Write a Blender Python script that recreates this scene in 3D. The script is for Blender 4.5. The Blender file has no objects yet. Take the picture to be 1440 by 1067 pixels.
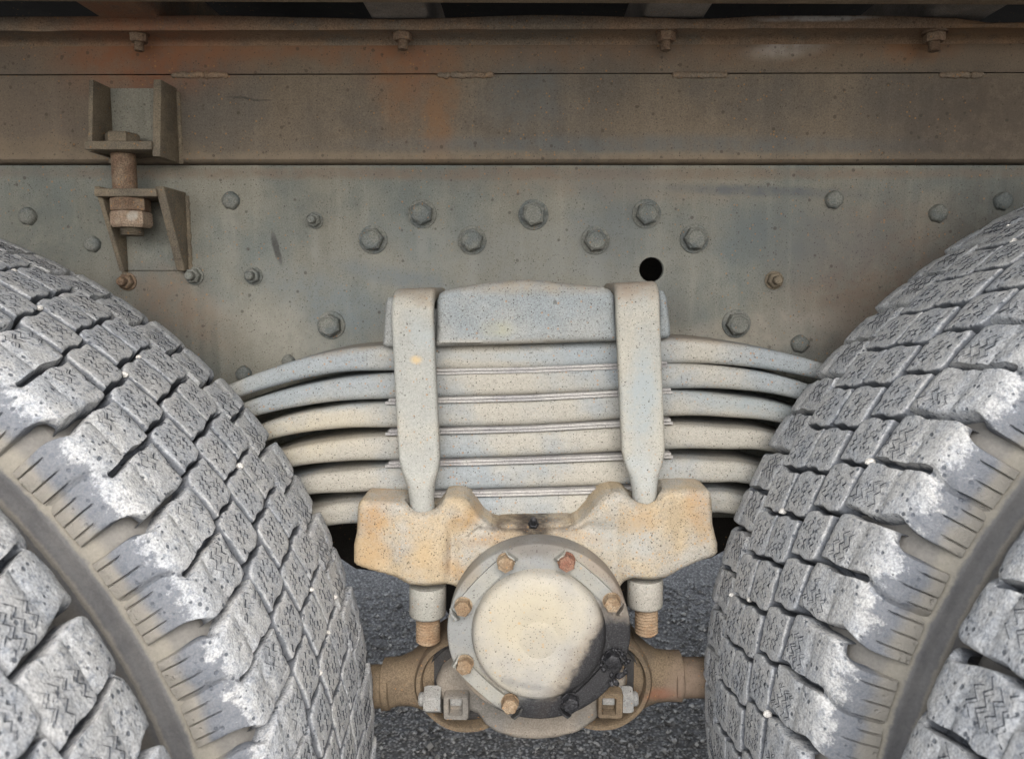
import bpy, bmesh, math, random
import numpy as np
from mathutils import Vector, Matrix
from mathutils import noise as mnoise
random.seed(7)
PI = math.pi
scene = bpy.context.scene
COL = scene.collection

# ------------------------------------------------------------------ camera
H = 0.92                                   # lens height above the road (m)
FPX = 1080.0                               # focal length in photograph pixels
def _rot(p, y, r):
    return Matrix.Rotation(y, 3, 'Z') @ Matrix.Rotation(p, 3, 'X') @ Matrix.Rotation(r, 3, 'Y')
CAMR = _rot(-0.12, 0.0175, -0.0027)
cam_d = bpy.data.cameras.new('camera'); cam = bpy.data.objects.new('camera', cam_d); COL.objects.link(cam)
cam.matrix_world = Matrix.Translation((0, 0, H)) @ (CAMR @ Matrix.Rotation(PI/2, 3, 'X')).to_4x4()
cam_d.sensor_width = 36; cam_d.lens = 27.0; cam_d.clip_start = 0.01; cam_d.clip_end = 300
cam_d.dof.use_dof = True; cam_d.dof.focus_distance = 0.68; cam_d.dof.aperture_fstop = 14
scene.camera = cam
# ------------------------------------------------------------------ light
SUN_EL, SUN_AZ = math.radians(38), math.radians(-12)     # behind the camera, a little to the left
world = bpy.data.worlds.new('World'); scene.world = world; world.use_nodes = True
nt = world.node_tree; nt.nodes.clear()
sky = nt.nodes.new('ShaderNodeTexSky'); sky.sky_type = 'NISHITA'; sky.sun_disc = False
sky.sun_elevation = SUN_EL; sky.sun_rotation = PI + SUN_AZ; sky.dust_density = 2.5; sky.air_density = 1.0; sky.ozone_density = 1.0
bg = nt.nodes.new('ShaderNodeBackground'); bg.inputs['Strength'].default_value = 0.15
out = nt.nodes.new('ShaderNodeOutputWorld')
hs = nt.nodes.new('ShaderNodeHueSaturation'); hs.inputs['Saturation'].default_value = 0.40     # overcast: the blue is veiled by cloud
nt.links.new(sky.outputs[0], hs.inputs['Color']); nt.links.new(hs.outputs[0], bg.inputs[0]); nt.links.new(bg.outputs[0], out.inputs[0])
sun_d = bpy.data.lights.new('sun', 'SUN'); sun_d.energy = 1.0; sun_d.angle = math.radians(60); sun_d.color = (1.0, 0.975, 0.945)
sun = bpy.data.objects.new('sun', sun_d); COL.objects.link(sun)
sd = Vector((math.sin(SUN_AZ)*math.cos(SUN_EL), -math.cos(SUN_AZ)*math.cos(SUN_EL), math.sin(SUN_EL)))
sun.rotation_euler = sd.to_track_quat('Z', 'Y').to_euler()
vs = scene.view_settings
vs.view_transform = 'Standard'; vs.look = 'None'; vs.gamma = 1; vs.exposure = 1.72
scene.cycles.max_bounces = 5; scene.cycles.diffuse_bounces = 4; scene.cycles.glossy_bounces = 2

# ------------------------------------------------------------------ helpers
def P(px, py, Y):
    """photograph pixel at real depth Y -> world (x, z)"""
    d = CAMR @ Vector(((px-720)/FPX, 1, -(py-533.5)/FPX))
    t = Y/d.y
    return (d.x*t, H + d.z*t)
def P3(px, py, Y):
    x, z = P(px, py, Y); return Vector((x, Y, z))
def S(px, Y): return px*Y/FPX              # pixel length at depth Y
WO = {}
def empty(name, loc, label, cat, group=None):
    o = bpy.data.objects.new(name, None); COL.objects.link(o); o.location = loc; o.empty_display_size = 0.02
    WO[o.name] = Vector(loc); tag(o, label, cat, group); return o
def tag(o, label=None, cat=None, group=None, kind=None):
    if label: o['label'] = label
    if cat: o['category'] = cat
    if group: o['group'] = group
    if kind: o['kind'] = kind
    return o
class MB:
    def __init__(s): s.v = []; s.f = []
    def add(s, v, f):
        n = len(s.v); s.v += [tuple(p) for p in v]; s.f += [tuple(i+n for i in q) for q in f]; return s
    def build(s, name, mat, parent=None, origin=None, ang=40, label=None):
        me = bpy.data.meshes.new(name)
        V = np.array(s.v, float)
        if origin is None: origin = Vector(((V.min(0)+V.max(0))/2).tolist())
        origin = Vector(origin)
        V = V - np.array(origin)
        me.from_pydata(V.tolist(), [], s.f); me.update()
        bm = bmesh.new(); bm.from_mesh(me); bmesh.ops.recalc_face_normals(bm, faces=bm.faces); bm.to_mesh(me); bm.free()
        me.shade_smooth()
        if ang < 180: me.set_sharp_from_angle(angle=math.radians(ang))
        me.materials.append(mat)
        o = bpy.data.objects.new(name, me); COL.objects.link(o)
        WO[o.name] = origin
        if parent: o.parent = parent; o.location = origin - WO[parent.name]
        else: o.location = origin
        if label: o['label'] = label
        return o
def bevel_geo(v, f, w, seg=2):
    bm = bmesh.new(); vv = [bm.verts.new(p) for p in v]
    for q in f: bm.faces.new([vv[i] for i in q])
    bmesh.ops.recalc_face_normals(bm, faces=bm.faces)
    es = [e for e in bm.edges if len(e.link_faces) == 2 and e.calc_face_angle(0) > 0.5]
    bmesh.ops.bevel(bm, geom=es, offset=w, segments=seg, profile=0.5, affect='EDGES')
    bm.verts.index_update()
    V = [tuple(p.co) for p in bm.verts]; F = [tuple(p.index for p in q.verts) for q in bm.faces]; bm.free()
    return V, F
def box(x0, x1, y0, y1, z0, z1, bev=0.0, seg=2):
    v = [(x, y, z) for x in (x0, x1) for y in (y0, y1) for z in (z0, z1)]
    f = [(0,1,3,2),(4,6,7,5),(0,4,5,1),(2,3,7,6),(0,2,6,4),(1,5,7,3)]
    return bevel_geo(v, f, bev, seg) if bev else (v, f)
def hexa(c8, bev=0.0, seg=2):
    """8 corners ordered like box()"""
    f = [(0,1,3,2),(4,6,7,5),(0,4,5,1),(2,3,7,6),(0,2,6,4),(1,5,7,3)]
    return bevel_geo(c8, f, bev, seg) if bev else (c8, f)
def prism(poly, y0, y1, bev=0.0, seg=2):
    n = len(poly)
    v = [(x, y0, z) for x, z in poly] + [(x, y1, z) for x, z in poly]
    f = [tuple(range(n)), tuple(range(2*n-1, n-1, -1))] + [(i, i+n, (i+1) % n+n, (i+1) % n) for i in range(n)]
    return bevel_geo(v, f, bev, seg) if bev else (v, f)
def lathe(prof, origin, axis, seg=32, phase=0.0, jitter=0.0, close=True):
    """prof: list of (radius, distance along axis)"""
    ax = Vector(axis).normalized(); q = ax.to_track_quat('Z', 'Y'); o = Vector(origin)
    v = []; f = []
    for r, a in prof:
        for k in range(seg):
            t = phase + 2*PI*k/seg
            rr = r*(1 + (jitter*mnoise.noise(Vector((math.cos(t)*2, math.sin(t)*2, a*60))) if jitter else 0))
            v.append(tuple(o + q @ Vector((rr*math.cos(t), rr*math.sin(t), a))))
    m = len(prof)
    for i in range(m-1):
        for k in range(seg):
            f.append((i*seg+k, i*seg+(k+1) % seg, (i+1)*seg+(k+1) % seg, (i+1)*seg+k))
    if close:
        f.append(tuple(range(seg))); f.append(tuple((m-1)*seg+k for k in range(seg-1, -1, -1)))
    return v, f
def sweep(pts, sides, ups, secs):
    """tube through pts with side/up vectors and a section list per point"""
    v = []; f = []; n = len(secs[0])
    for p, s, u, sec in zip(pts, sides, ups, secs):
        for a, b in sec: v.append(tuple(Vector(p) + Vector(s)*a + Vector(u)*b))
    for i in range(len(pts)-1):
        for k in range(n): f.append((i*n+k, i*n+(k+1) % n, (i+1)*n+(k+1) % n, (i+1)*n+k))
    f.append(tuple(range(n))); f.append(tuple((len(pts)-1)*n+k for k in range(n-1, -1, -1)))
    return v, f
def rrect(w, h, r, m=5):
    r = min(r, w/2*0.999, h/2*0.999); o = []
    for cx, cz, a0 in ((w/2-r, h/2-r, 0), (-w/2+r, h/2-r, 90), (-w/2+r, -h/2+r, 180), (w/2-r, -h/2+r, 270)):
        for k in range(m):
            a = math.radians(a0 + 90*k/(m-1)); o.append((cx+r*math.cos(a), cz+r*math.sin(a)))
    return o
def catmull(pts, n):
    """smooth curve through pts, n samples per segment"""
    P_ = [pts[0]] + list(pts) + [pts[-1]]; o = []
    for i in range(1, len(P_)-2):
        p0, p1, p2, p3 = [np.array(q, float) for q in P_[i-1:i+3]]
        for k in range(n):
            t = k/n
            o.append(0.5*((2*p1)+(-p0+p2)*t+(2*p0-5*p1+4*p2-p3)*t*t+(-p0+3*p1-3*p2+p3)*t**3))
    o.append(np.array(pts[-1], float)); return o
def relief(poly, yf, R, depth, step=0.0025, hf=None, closed_back=True):
    """cast shape: outline in x,z; front face at yf rounded over R towards the outline; hf(x,z,d) pushes the front"""
    poly = np.array(poly, float); n = len(poly)
    A = poly; B = np.roll(poly, -1, 0)
    x0, z0 = poly.min(0)-step*1.5; x1, z1 = poly.max(0)+step*1.5
    xs = np.arange(x0, x1, step); zs = np.arange(z0, z1, step)
    X, Z = np.meshgrid(xs, zs, indexing='ij'); pts = np.stack([X.ravel(), Z.ravel()], 1)
    best = np.full(len(pts), 1e9); near = np.zeros_like(pts); inside = np.zeros(len(pts), bool)
    for a, b in zip(A, B):
        d = b-a; L2 = (d**2).sum()+1e-18
        t = np.clip(((pts-a)@d)/L2, 0, 1); q = a+t[:, None]*d; dist = np.hypot(*(pts-q).T)
        m = dist < best; best[m] = dist[m]; near[m] = q[m]
        c = ((a[1] > pts[:, 1]) != (b[1] > pts[:, 1]))
        xi = (b[0]-a[0])*(pts[:, 1]-a[1])/((b[1]-a[1])+1e-18)+a[0]
        inside ^= c & (pts[:, 0] < xi)
    nx, nz = len(xs), len(zs)
    I = inside.reshape(nx, nz)
    cell = I[:-1, :-1] | I[1:, :-1] | I[:-1, 1:] | I[1:, 1:]
    idx = -np.ones((nx, nz), int); V = []; F = []
    def vid(i, j):
        if idx[i, j] < 0:
            k = i*nz+j; idx[i, j] = len(V)
            if inside[k] and best[k] > step*0.30: x, z, d = pts[k][0], pts[k][1], best[k]
            else: x, z, d = near[k][0], near[k][1], 0.0
            e = max(R-d, 0); y = yf + R - math.sqrt(max(R*R-e*e, 0))
            if hf: y += hf(x, z, d)*min(1, d/R if R else 1)
            V.append((x, y, z))
        return idx[i, j]
    for i in range(nx-1):
        for j in range(nz-1):
            if cell[i, j]: F.append((vid(i, j), vid(i+1, j), vid(i+1, j+1), vid(i, j+1)))
    bm = bmesh.new(); vv = [bm.verts.new(p) for p in V]
    for q in F: bm.faces.new([vv[k] for k in q])
    bmesh.ops.remove_doubles(bm, verts=bm.verts, dist=step*0.12)
    be = [e for e in bm.edges if len(e.link_faces) == 1]
    r = bmesh.ops.extrude_edge_only(bm, edges=be)
    nv = [g for g in r['geom'] if isinstance(g, bmesh.types.BMVert)]
    for q in nv: q.co.y = yf+depth
    if closed_back:
        ne = [g for g in r['geom'] if isinstance(g, bmesh.types.BMEdge)]
        bmesh.ops.contextual_create(bm, geom=ne)
    bm.verts.index_update()
    V = [tuple(p.co) for p in bm.verts]; F = [tuple(p.index for p in q.verts) for q in bm.faces]; bm.free()
    return V, F

# ------------------------------------------------------------------ materials
class NT:
    def __init__(s, name):
        s.m = bpy.data.materials.new(name); s.m.use_nodes = True; s.t = s.m.node_tree; s.t.nodes.clear()
        s.out = s.n('ShaderNodeOutputMaterial'); s.b = s.n('ShaderNodeBsdfPrincipled'); s.l(s.b.outputs[0], s.out.inputs[0])
    def n(s, k, **kw):
        o = s.t.nodes.new(k)
        for a, b in kw.items(): setattr(o, a, b)
        return o
    def l(s, a, b): s.t.links.new(a, b)
    def put(s, sock, v):
        if hasattr(v, 'is_output') or isinstance(v, bpy.types.NodeSocket): s.l(v, sock)
        elif isinstance(v, (tuple, list)) and len(v) == 3 and sock.type == 'RGBA': sock.default_value = (*v, 1)
        else: sock.default_value = v
    def mix(s, fac, a, b, mode='MIX'):
        o = s.n('ShaderNodeMix', data_type='RGBA', blend_type=mode)
        s.put(o.inputs[0], fac); s.put(o.inputs[6], a); s.put(o.inputs[7], b); return o.outputs[2]
    def math(s, op, a, b=0.0, c=0.0, clamp=False):
        o = s.n('ShaderNodeMath', operation=op, use_clamp=clamp)
        s.put(o.inputs[0], a); s.put(o.inputs[1], b); s.put(o.inputs[2], c); return o.outputs[0]
    def vmath(s, op, a, b=(0, 0, 0)):
        o = s.n('ShaderNodeVectorMath', operation=op); s.put(o.inputs[0], a); s.put(o.inputs[1], b); return o
    def noise(s, vec, scale, detail=4, rough=0.6, col=False):
        o = s.n('ShaderNodeTexNoise'); s.l(vec, o.inputs['Vector'])
        o.inputs['Scale'].default_value = scale; o.inputs['Detail'].default_value = detail; o.inputs['Roughness'].default_value = rough
        return o.outputs['Color'] if col else o.outputs['Fac']
    def ramp(s, v, lo, hi, a=0.0, b=1.0):
        o = s.n('ShaderNodeMapRange', interpolation_type='SMOOTHSTEP')
        s.put(o.inputs[0], v); o.inputs[1].default_value = lo; o.inputs[2].default_value = hi; o.inputs[3].default_value = a; o.inputs[4].default_value = b
        return o.outputs[0]
    def specks(s, vec, scale, rad, keep):
        """irregular dots: only the cells whose random value is above keep"""
        o = s.n('ShaderNodeTexVoronoi'); s.l(vec, o.inputs['Vector']); o.inputs['Scale'].default_value = scale
        sep = s.n('ShaderNodeSeparateColor'); s.l(o.outputs['Color'], sep.inputs[0])
        lim = s.math('MULTIPLY', s.ramp(sep.outputs[0], keep, 1.0, 0.0, 1.0), rad)
        d = s.math('SUBTRACT', lim, o.outputs['Distance'])
        return s.ramp(d, 0.0, rad*0.35)
    def bump(s, h, strength, dist, prev=None):
        o = s.n('ShaderNodeBump'); s.l(h, o.inputs['Height']); o.inputs['Strength'].default_value = strength; o.inputs['Distance'].default_value = dist
        if prev: s.l(prev, o.inputs['Normal'])
        return o.outputs[0]
def stain_mask(N, wpos, st):
    """elliptic stain with ragged edge. st = (x, z, rx, rz, rotdeg, soft)"""
    x, z, rx, rz, rot, soft = st
    mp = N.n('ShaderNodeMapping', vector_type='TEXTURE')
    N.l(wpos, mp.inputs['Vector']); mp.inputs['Location'].default_value = (x, 0, z); mp.inputs['Rotation'].default_value = (0, math.radians(rot), 0)
    mp.inputs['Scale'].default_value = (rx, 1e6, rz)
    ln = N.vmath('LENGTH', mp.outputs[0]).outputs['Value']
    return N.ramp(ln, 1.0+soft*0.5, 1.0-soft*0.9)
def dusty(name, c1, c2, speck=0.5, rust=0.5, grain=0.12, stains=(), rough=0.85, bumpd=0.0005, warp=0.02, patch=9.0, metal=0.0,
          speck_col=(0.05, 0.04, 0.032), rust_col=(0.34, 0.17, 0.06), big=0.0, lump=0.0, streak=0.0):
    N = NT(name); pos = N.n('ShaderNodeNewGeometry').outputs['Position']
    nz = N.noise(pos, patch, 4, 0.62)
    col = N.mix(N.ramp(nz, 0.40, 0.62), c1, c2)
    if streak:
        mp = N.n('ShaderNodeMapping'); N.l(pos, mp.inputs['Vector']); mp.inputs['Scale'].default_value = (26, 26, 2.2); mp.inputs['Rotation'].default_value = (0, 0.25, 0)
        sk = N.noise(mp.outputs[0], 1.0, 5, 0.65)
        col = N.mix(N.ramp(sk, 0.35, 0.7, 0, streak), col, tuple(c*0.55 for c in c1))
        sk2 = N.noise(mp.outputs[0], 2.7, 3, 0.6)
        col = N.mix(N.ramp(sk2, 0.5, 0.75, 0, streak*0.7), col, tuple(min(1, c*1.45) for c in c1))
    n2 = N.noise(pos, 55, 4, 0.7)
    col = N.mix(1.0, col, N.mix(n2, (1-grain*1.6,)*3, (1+grain*1.6,)*3), 'MULTIPLY')
    n3 = N.noise(pos, 700, 2, 0.7)
    col = N.mix(1.0, col, N.mix(N.ramp(n3, 0.25, 0.75), (1-grain*2.0,)*3, (1+grain*2.0,)*3), 'MULTIPLY')
    wpos = wfine = pos
    if stains:
        wv = N.vmath('SUBTRACT', N.noise(pos, 24, 5, 0.68, col=True), (0.5, 0.5, 0.5)).outputs[0]
        sc = N.n('ShaderNodeVectorMath', operation='SCALE'); N.l(wv, sc.inputs[0]); sc.inputs['Scale'].default_value = warp*2.2
        wpos = N.vmath('ADD', pos, sc.outputs[0]).outputs[0]
        sc = N.n('ShaderNodeVectorMath', operation='SCALE'); N.l(wv, sc.inputs[0]); sc.inputs['Scale'].default_value = 0.009
        wfine = N.vmath('ADD', pos, sc.outputs[0]).outputs[0]
    for st in stains:
        geo, c, k = st[0], st[1], st[2]
        m = N.math('MULTIPLY', stain_mask(N, wfine if min(geo[2], geo[3]) < 0.012 else wpos, geo), k)
        m = N.math('MULTIPLY', m, N.ramp(n2, 0.36, 0.60, 0.50, 1.0))
        col = N.mix(m, col, c)
    if big:
        b = N.specks(pos, 110, 0.26, 1-big); col = N.mix(N.math('MULTIPLY', b, 0.55), col, speck_col)
    if rust:
        rm = N.specks(pos, 330, 0.42, 1-0.6*rust); rm = N.math('MULTIPLY', rm, N.ramp(nz, 0.40, 0.56))
        col = N.mix(N.math('MULTIPLY', rm, 0.6), col, rust_col)
    sp = N.specks(pos, 360, 0.30, 1-0.5*speck)
    sp2 = N.specks(pos, 700, 0.42, 1-0.9*speck)
    spm = N.math('MAXIMUM', sp, N.math('MULTIPLY', sp2, 0.85))
    col = N.mix(N.math('MULTIPLY', spm, 0.85), col, speck_col)
    N.l(col, N.b.inputs['Base Color']); N.b.inputs['Roughness'].default_value = rough; N.b.inputs['Specular IOR Level'].default_value = 0.25
    h = N.math('ADD', N.math('MULTIPLY', n3, 0.5), N.math('MULTIPLY', n2, 1.2)); h = N.math('SUBTRACT', h, N.math('MULTIPLY', spm, 0.6))
    nrm = N.bump(h, 0.7, bumpd)
    if lump: nrm = N.bump(N.noise(pos, 30, 4, 0.6), 0.8, lump, nrm)
    N.l(nrm, N.b.inputs['Normal'])
    return N.m

def st(px, py, rx, ry, Y, rot=0, soft=0.8):
    x, z = P(px, py, Y); return (x, z, S(rx, Y), S(ry, Y), rot, soft)
YW = 0.86          # outer face of the chassis web
RUSTB = (0.20, 0.095, 0.045); BROWN = (0.16, 0.11, 0.075); BLUEG = (0.11, 0.125, 0.13); DARK = (0.045, 0.042, 0.04)
M = {}
M['web'] = dusty('dusty_grey_green_frame_paint', (0.215, 0.205, 0.169), (0.137, 0.150, 0.140), speck=0.45, rust=0.25, grain=0.10, streak=0.35, big=0.25, lump=0.0010, patch=6, stains=[
    (st(870, 262, 260, 20, YW, 2), (0.21, 0.165, 0.125), 0.5),
    (st(1250, 400, 160, 130, YW, 20), (0.156, 0.107, 0.078), 0.7), (st(1120, 330, 150, 50, YW, 10), BLUEG, 0.55), (st(470, 430, 120, 40, YW, 20), (0.143, 0.176, 0.195), 0.5),
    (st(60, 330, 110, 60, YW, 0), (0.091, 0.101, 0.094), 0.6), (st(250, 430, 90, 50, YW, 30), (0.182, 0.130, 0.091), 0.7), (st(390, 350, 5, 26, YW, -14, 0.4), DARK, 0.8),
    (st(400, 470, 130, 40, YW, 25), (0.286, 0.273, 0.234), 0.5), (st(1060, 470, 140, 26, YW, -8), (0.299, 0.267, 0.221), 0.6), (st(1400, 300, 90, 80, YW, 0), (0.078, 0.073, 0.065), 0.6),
    (st(594, 350, 9, 34, YW, 0), (0.24, 0.235, 0.205), 0.55), (st(525, 385, 9, 36, YW, 0), (0.24, 0.235, 0.205), 0.55), (st(664, 385, 10, 34, YW, 0), (0.235, 0.23, 0.20), 0.5), (st(837, 392, 12, 40, YW, 0), (0.235, 0.23, 0.20), 0.5),
    (st(1060, 268, 140, 8, YW, 2), (0.085, 0.10, 0.115), 0.7), (st(720, 244, 900, 9, YW, 0, .7), (0.17, 0.12, 0.085), 0.6), (st(560, 390, 90, 14, YW, 12), (0.12, 0.145, 0.165), 0.55), (st(860, 300, 60, 90, YW, 25), (0.125, 0.135, 0.14), 0.4), (st(443, 345, 7, 34, YW, 0), (0.235, 0.23, 0.20), 0.45), (st(920, 430, 70, 30, YW, 10), (0.10, 0.11, 0.115), 0.45),
    (st(325, 330, 12, 60, YW, 0), (0.273, 0.260, 0.221), 0.4), (st(740, 360, 300, 60, YW, 0), (0.182, 0.195, 0.195), 0.35)])
M['sub'] = dusty('rusty_dusty_subframe_paint', (0.166, 0.132, 0.097), (0.119, 0.103, 0.085), speck=0.35, rust=0.35, grain=0.10, streak=0.25, big=0.7, lump=0.0008, patch=7, stains=[
    (st(720, 60, 900, 34, .85, 0), (0.160, 0.103, 0.066), 0.75), (st(200, 75, 130, 60, .85, 0), (0.202, 0.083, 0.041), 0.85), (st(570, 80, 60, 55, .85, 0), (0.213, 0.097, 0.050), 0.75),
    (st(620, 160, 26, 75, .85, 4), (0.213, 0.112, 0.055), 0.65), (st(560, 130, 30, 60, .85, 0), (0.213, 0.107, 0.050), 0.4), (st(340, 60, 240, 24, .85, 0), (0.202, 0.097, 0.050), 0.6),
    (st(1290, 55, 60, 30, .85, 0), (0.234, 0.107, 0.046), 0.6), (st(1110, 64, 50, 15, .85, -8, 1.0), (0.42, 0.40, 0.37), 0.6),
    (st(900, 205, 420, 14, .85, 0), BLUEG, 0.55), (st(100, 210, 220, 18, .85, 0), (0.213, 0.161, 0.106), 0.5), (st(700, 222, 900, 9, .85, 0, .7), (0.234, 0.184, 0.128), 0.5),
    (st(740, 135, 60, 50, .85, 0), BLUEG, 0.5), (st(1380, 190, 160, 110, .85, 0), (0.070, 0.056, 0.046), 0.7), (st(60, 150, 90, 70, .85, 0), (0.127, 0.097, 0.078), 0.5),
    (st(350, 139, 32, 1.6, .85, 4, 0.5), DARK, 0.8)])
M['lip'] = dusty('brown_rusty_flange_paint', (0.221, 0.150, 0.098), (0.169, 0.137, 0.104), speck=0.3, rust=0.7, grain=0.16, big=0.3, patch=14, lump=0.001, stains=[
    (st(1150, 26, 75, 4, .82, 0, .8), (0.60, 0.58, 0.54), 0.8), (st(1400, 34, 80, 14, .82, 0), (0.30, 0.17, 0.08), 0.5), (st(200, 33, 120, 30, .82), (0.260, 0.111, 0.058), 0.7)])
M['bracket'] = dusty('brown_dusty_bracket_paint', (0.175, 0.142, 0.10), (0.125, 0.105, 0.08), speck=0.15, rust=0.4, grain=0.16, patch=20, lump=0.0008)
M['rustbolt'] = dusty('rusty_bolt_steel', (0.14, 0.09, 0.06), (0.18, 0.13, 0.09), speck=0.12, rust=0.9, grain=0.2, patch=60, lump=0.0005)
M['greybolt'] = dusty('dusty_grey_bolt_paint', (0.165, 0.165, 0.145), (0.12, 0.13, 0.125), speck=0.12, rust=0.3, grain=0.16, patch=40, lump=0.0004)
SP1, SP2 = (0.335, 0.315, 0.27), (0.245, 0.265, 0.272)
M['spring'] = dusty('pale_dusty_spring_paint', SP1, SP2, speck=0.75, rust=0.5, grain=0.07, patch=8, lump=0.0006, stains=[
    (st(1060, 570, 110, 14, .74, 8), (0.22, 0.26, 0.275), 0.6), (st(740, 500, 160, 8, .74, 0), (0.27, 0.30, 0.31), 0.6), (st(420, 610, 130, 40, .74, -10), (0.46, 0.40, 0.29), 0.5),
    (st(490, 490, 70, 8, .74, -8), (0.22, 0.18, 0.13), 0.6), (st(975, 477, 90, 5, .74, 4), (0.24, 0.19, 0.14), 0.6), (st(470, 570, 50, 8, .74, -5), (0.26, 0.29, 0.30), 0.5)])
M['liner'] = dusty('grey_liner_strip_steel', (0.36, 0.345, 0.325), (0.29, 0.28, 0.275), speck=0.12, rust=0.2, grain=0.12, patch=20)
M['plate'] = dusty('speckled_grey_clamp_paint', (0.27, 0.275, 0.262), (0.225, 0.245, 0.25), speck=0.9, rust=0.3, grain=0.10, patch=10, big=0.15, lump=0.0007, stains=[
    (st(740, 400, 160, 14, .72, 0), (0.27, 0.225, 0.165), 0.75), (st(740, 482, 160, 6, .72, 0), (0.34, 0.31, 0.26), 0.7), (st(700, 462, 24, 12, .72, 0), (0.32, 0.31, 0.22), 0.6)])
M['ubolt'] = dusty('pale_dusty_ubolt_paint', (0.35, 0.33, 0.28), (0.30, 0.30, 0.275), speck=0.45, rust=0.35, grain=0.07, patch=12, lump=0.0005, stains=[
    (st(900, 560, 30, 90, .7, 0), (0.27, 0.31, 0.325), 0.75), (st(580, 408, 50, 20, .7, 0), (0.26, 0.21, 0.155), 0.8), (st(897, 402, 50, 20, .7, 0), (0.28, 0.22, 0.165), 0.8),
    (st(585, 505, 9, 6, .7, 0), (0.52, 0.37, 0.18), 0.7), (st(595, 470, 20, 20, .7, 0), (0.30, 0.33, 0.335), 0.5), (st(905, 675, 30, 40, .7, 0), (0.33, 0.37, 0.39), 0.5)])
M['saddle'] = dusty('rust_bleeding_cream_cast_saddle', (0.355, 0.285, 0.19), (0.315, 0.295, 0.255), speck=0.8, rust=1.0, grain=0.10, patch=16, bumpd=0.0012, lump=0.0012, rust_col=(0.40, 0.22, 0.07), stains=[
    (st(525, 730, 26, 34, .69, 20), (0.34, 0.20, 0.08), 0.75), (st(515, 780, 34, 34, .69, 0), (0.36, 0.235, 0.115), 0.65), (st(590, 770, 20, 50, .69, 8), (0.37, 0.265, 0.14), 0.5), (st(655, 730, 30, 16, .69, -30), (0.33, 0.205, 0.09), 0.65),
    (st(640, 800, 26, 14, .69, 30), (0.34, 0.21, 0.09), 0.6), (st(880, 760, 60, 30, .69, 0), (0.30, 0.31, 0.295), 0.6), (st(980, 720, 20, 36, .69, 0), (0.34, 0.21, 0.10), 0.65),
    (st(900, 735, 30, 20, .69, 0), (0.34, 0.225, 0.105), 0.6), (st(700, 758, 60, 10, .69, -8), (0.22, 0.15, 0.09), 0.6), (st(810, 755, 50, 8, .69, 8), (0.26, 0.19, 0.12), 0.5),
    (st(752, 744, 26, 16, .69, 0, .5), (0.018, 0.017, 0.017), 0.95), (st(722, 745, 50, 6, .69, 0, .7), (0.06, 0.045, 0.035), 0.8), (st(790, 744, 30, 5, .69, 0), (0.07, 0.055, 0.045), 0.7),
    (st(630, 775, 4, 40, .69, 4, .8), (0.14, 0.10, 0.07), 0.5), (st(665, 748, 16, 2.2, .69, -35, .5), (0.09, 0.07, 0.05), 0.6)])
M['nut'] = dusty('pale_dusty_nut_steel', (0.33, 0.31, 0.27), (0.28, 0.275, 0.245), speck=0.5, rust=0.3, grain=0.10, patch=20, lump=0.0005)
M['thread'] = dusty('tan_rusty_thread_steel', (0.30, 0.22, 0.145), (0.25, 0.165, 0.10), speck=0.3, rust=0.5, grain=0.16, patch=40)
M['capbolt'] = dusty('ochre_rusty_bolt_head', (0.17, 0.115, 0.07), (0.24, 0.185, 0.125), speck=0.3, rust=0.9, grain=0.18, patch=70, lump=0.0006)
M['redbolt'] = dusty('red_brown_rusty_bolt_head', (0.17, 0.08, 0.055), (0.20, 0.115, 0.08), speck=0.3, rust=0.6, grain=0.18, patch=70, lump=0.0006)
M['rod'] = dusty('tan_rusty_torque_rod', (0.145, 0.108, 0.070), (0.105, 0.08, 0.055), speck=0.12, rust=0.6, grain=0.16, patch=18, lump=0.001, stains=[
    (st(925, 960, 26, 11, .74, 0), (0.20, 0.075, 0.04), 0.7), (st(960, 950, 40, 40, .74, 0), (0.22, 0.16, 0.125), 0.6), (st(600, 900, 40, 22, .74, -40), (0.10, 0.07, 0.045), 0.7),
    (st(860, 1015, 70, 8, .74, 10), (0.24, 0.16, 0.08), 0.6)])
M['rubber'] = dusty('aged_dark_rubber_bush', (0.035, 0.034, 0.034), (0.055, 0.052, 0.05), speck=0.2, rust=0.1, grain=0.15, patch=30)
M['bracketlow'] = dusty('grey_brown_trunnion_bracket_paint', (0.20, 0.175, 0.145), (0.155, 0.145, 0.13), speck=0.12, rust=0.4, grain=0.12, patch=14, lump=0.001)
M['greynut'] = dusty('grey_white_nut_paint', (0.25, 0.245, 0.23), (0.19, 0.19, 0.185), speck=0.4, rust=0.4, grain=0.12, patch=40, lump=0.0005)
M['member'] = dusty('pale_grey_crossmember_paint', (0.24, 0.215, 0.19), (0.19, 0.17, 0.15), speck=0.12, rust=0.4, grain=0.14, patch=20, lump=0.0005)
M['rail'] = dusty('brown_bed_rail_paint', (0.27, 0.205, 0.14), (0.20, 0.15, 0.105), speck=0.12, rust=0.8, grain=0.16, patch=18)
M['black'] = dusty('shade_black_underbody', (0.02, 0.018, 0.016), (0.03, 0.026, 0.022), speck=0.1, rust=0.2, grain=0.2)  # near-black: the deep shade under the truck is put into the colour
M['pebble'] = dusty('chalky_white_pebble', (0.62, 0.60, 0.56), (0.50, 0.48, 0.45), speck=0.2, rust=0.1, grain=0.2, patch=90)

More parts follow.
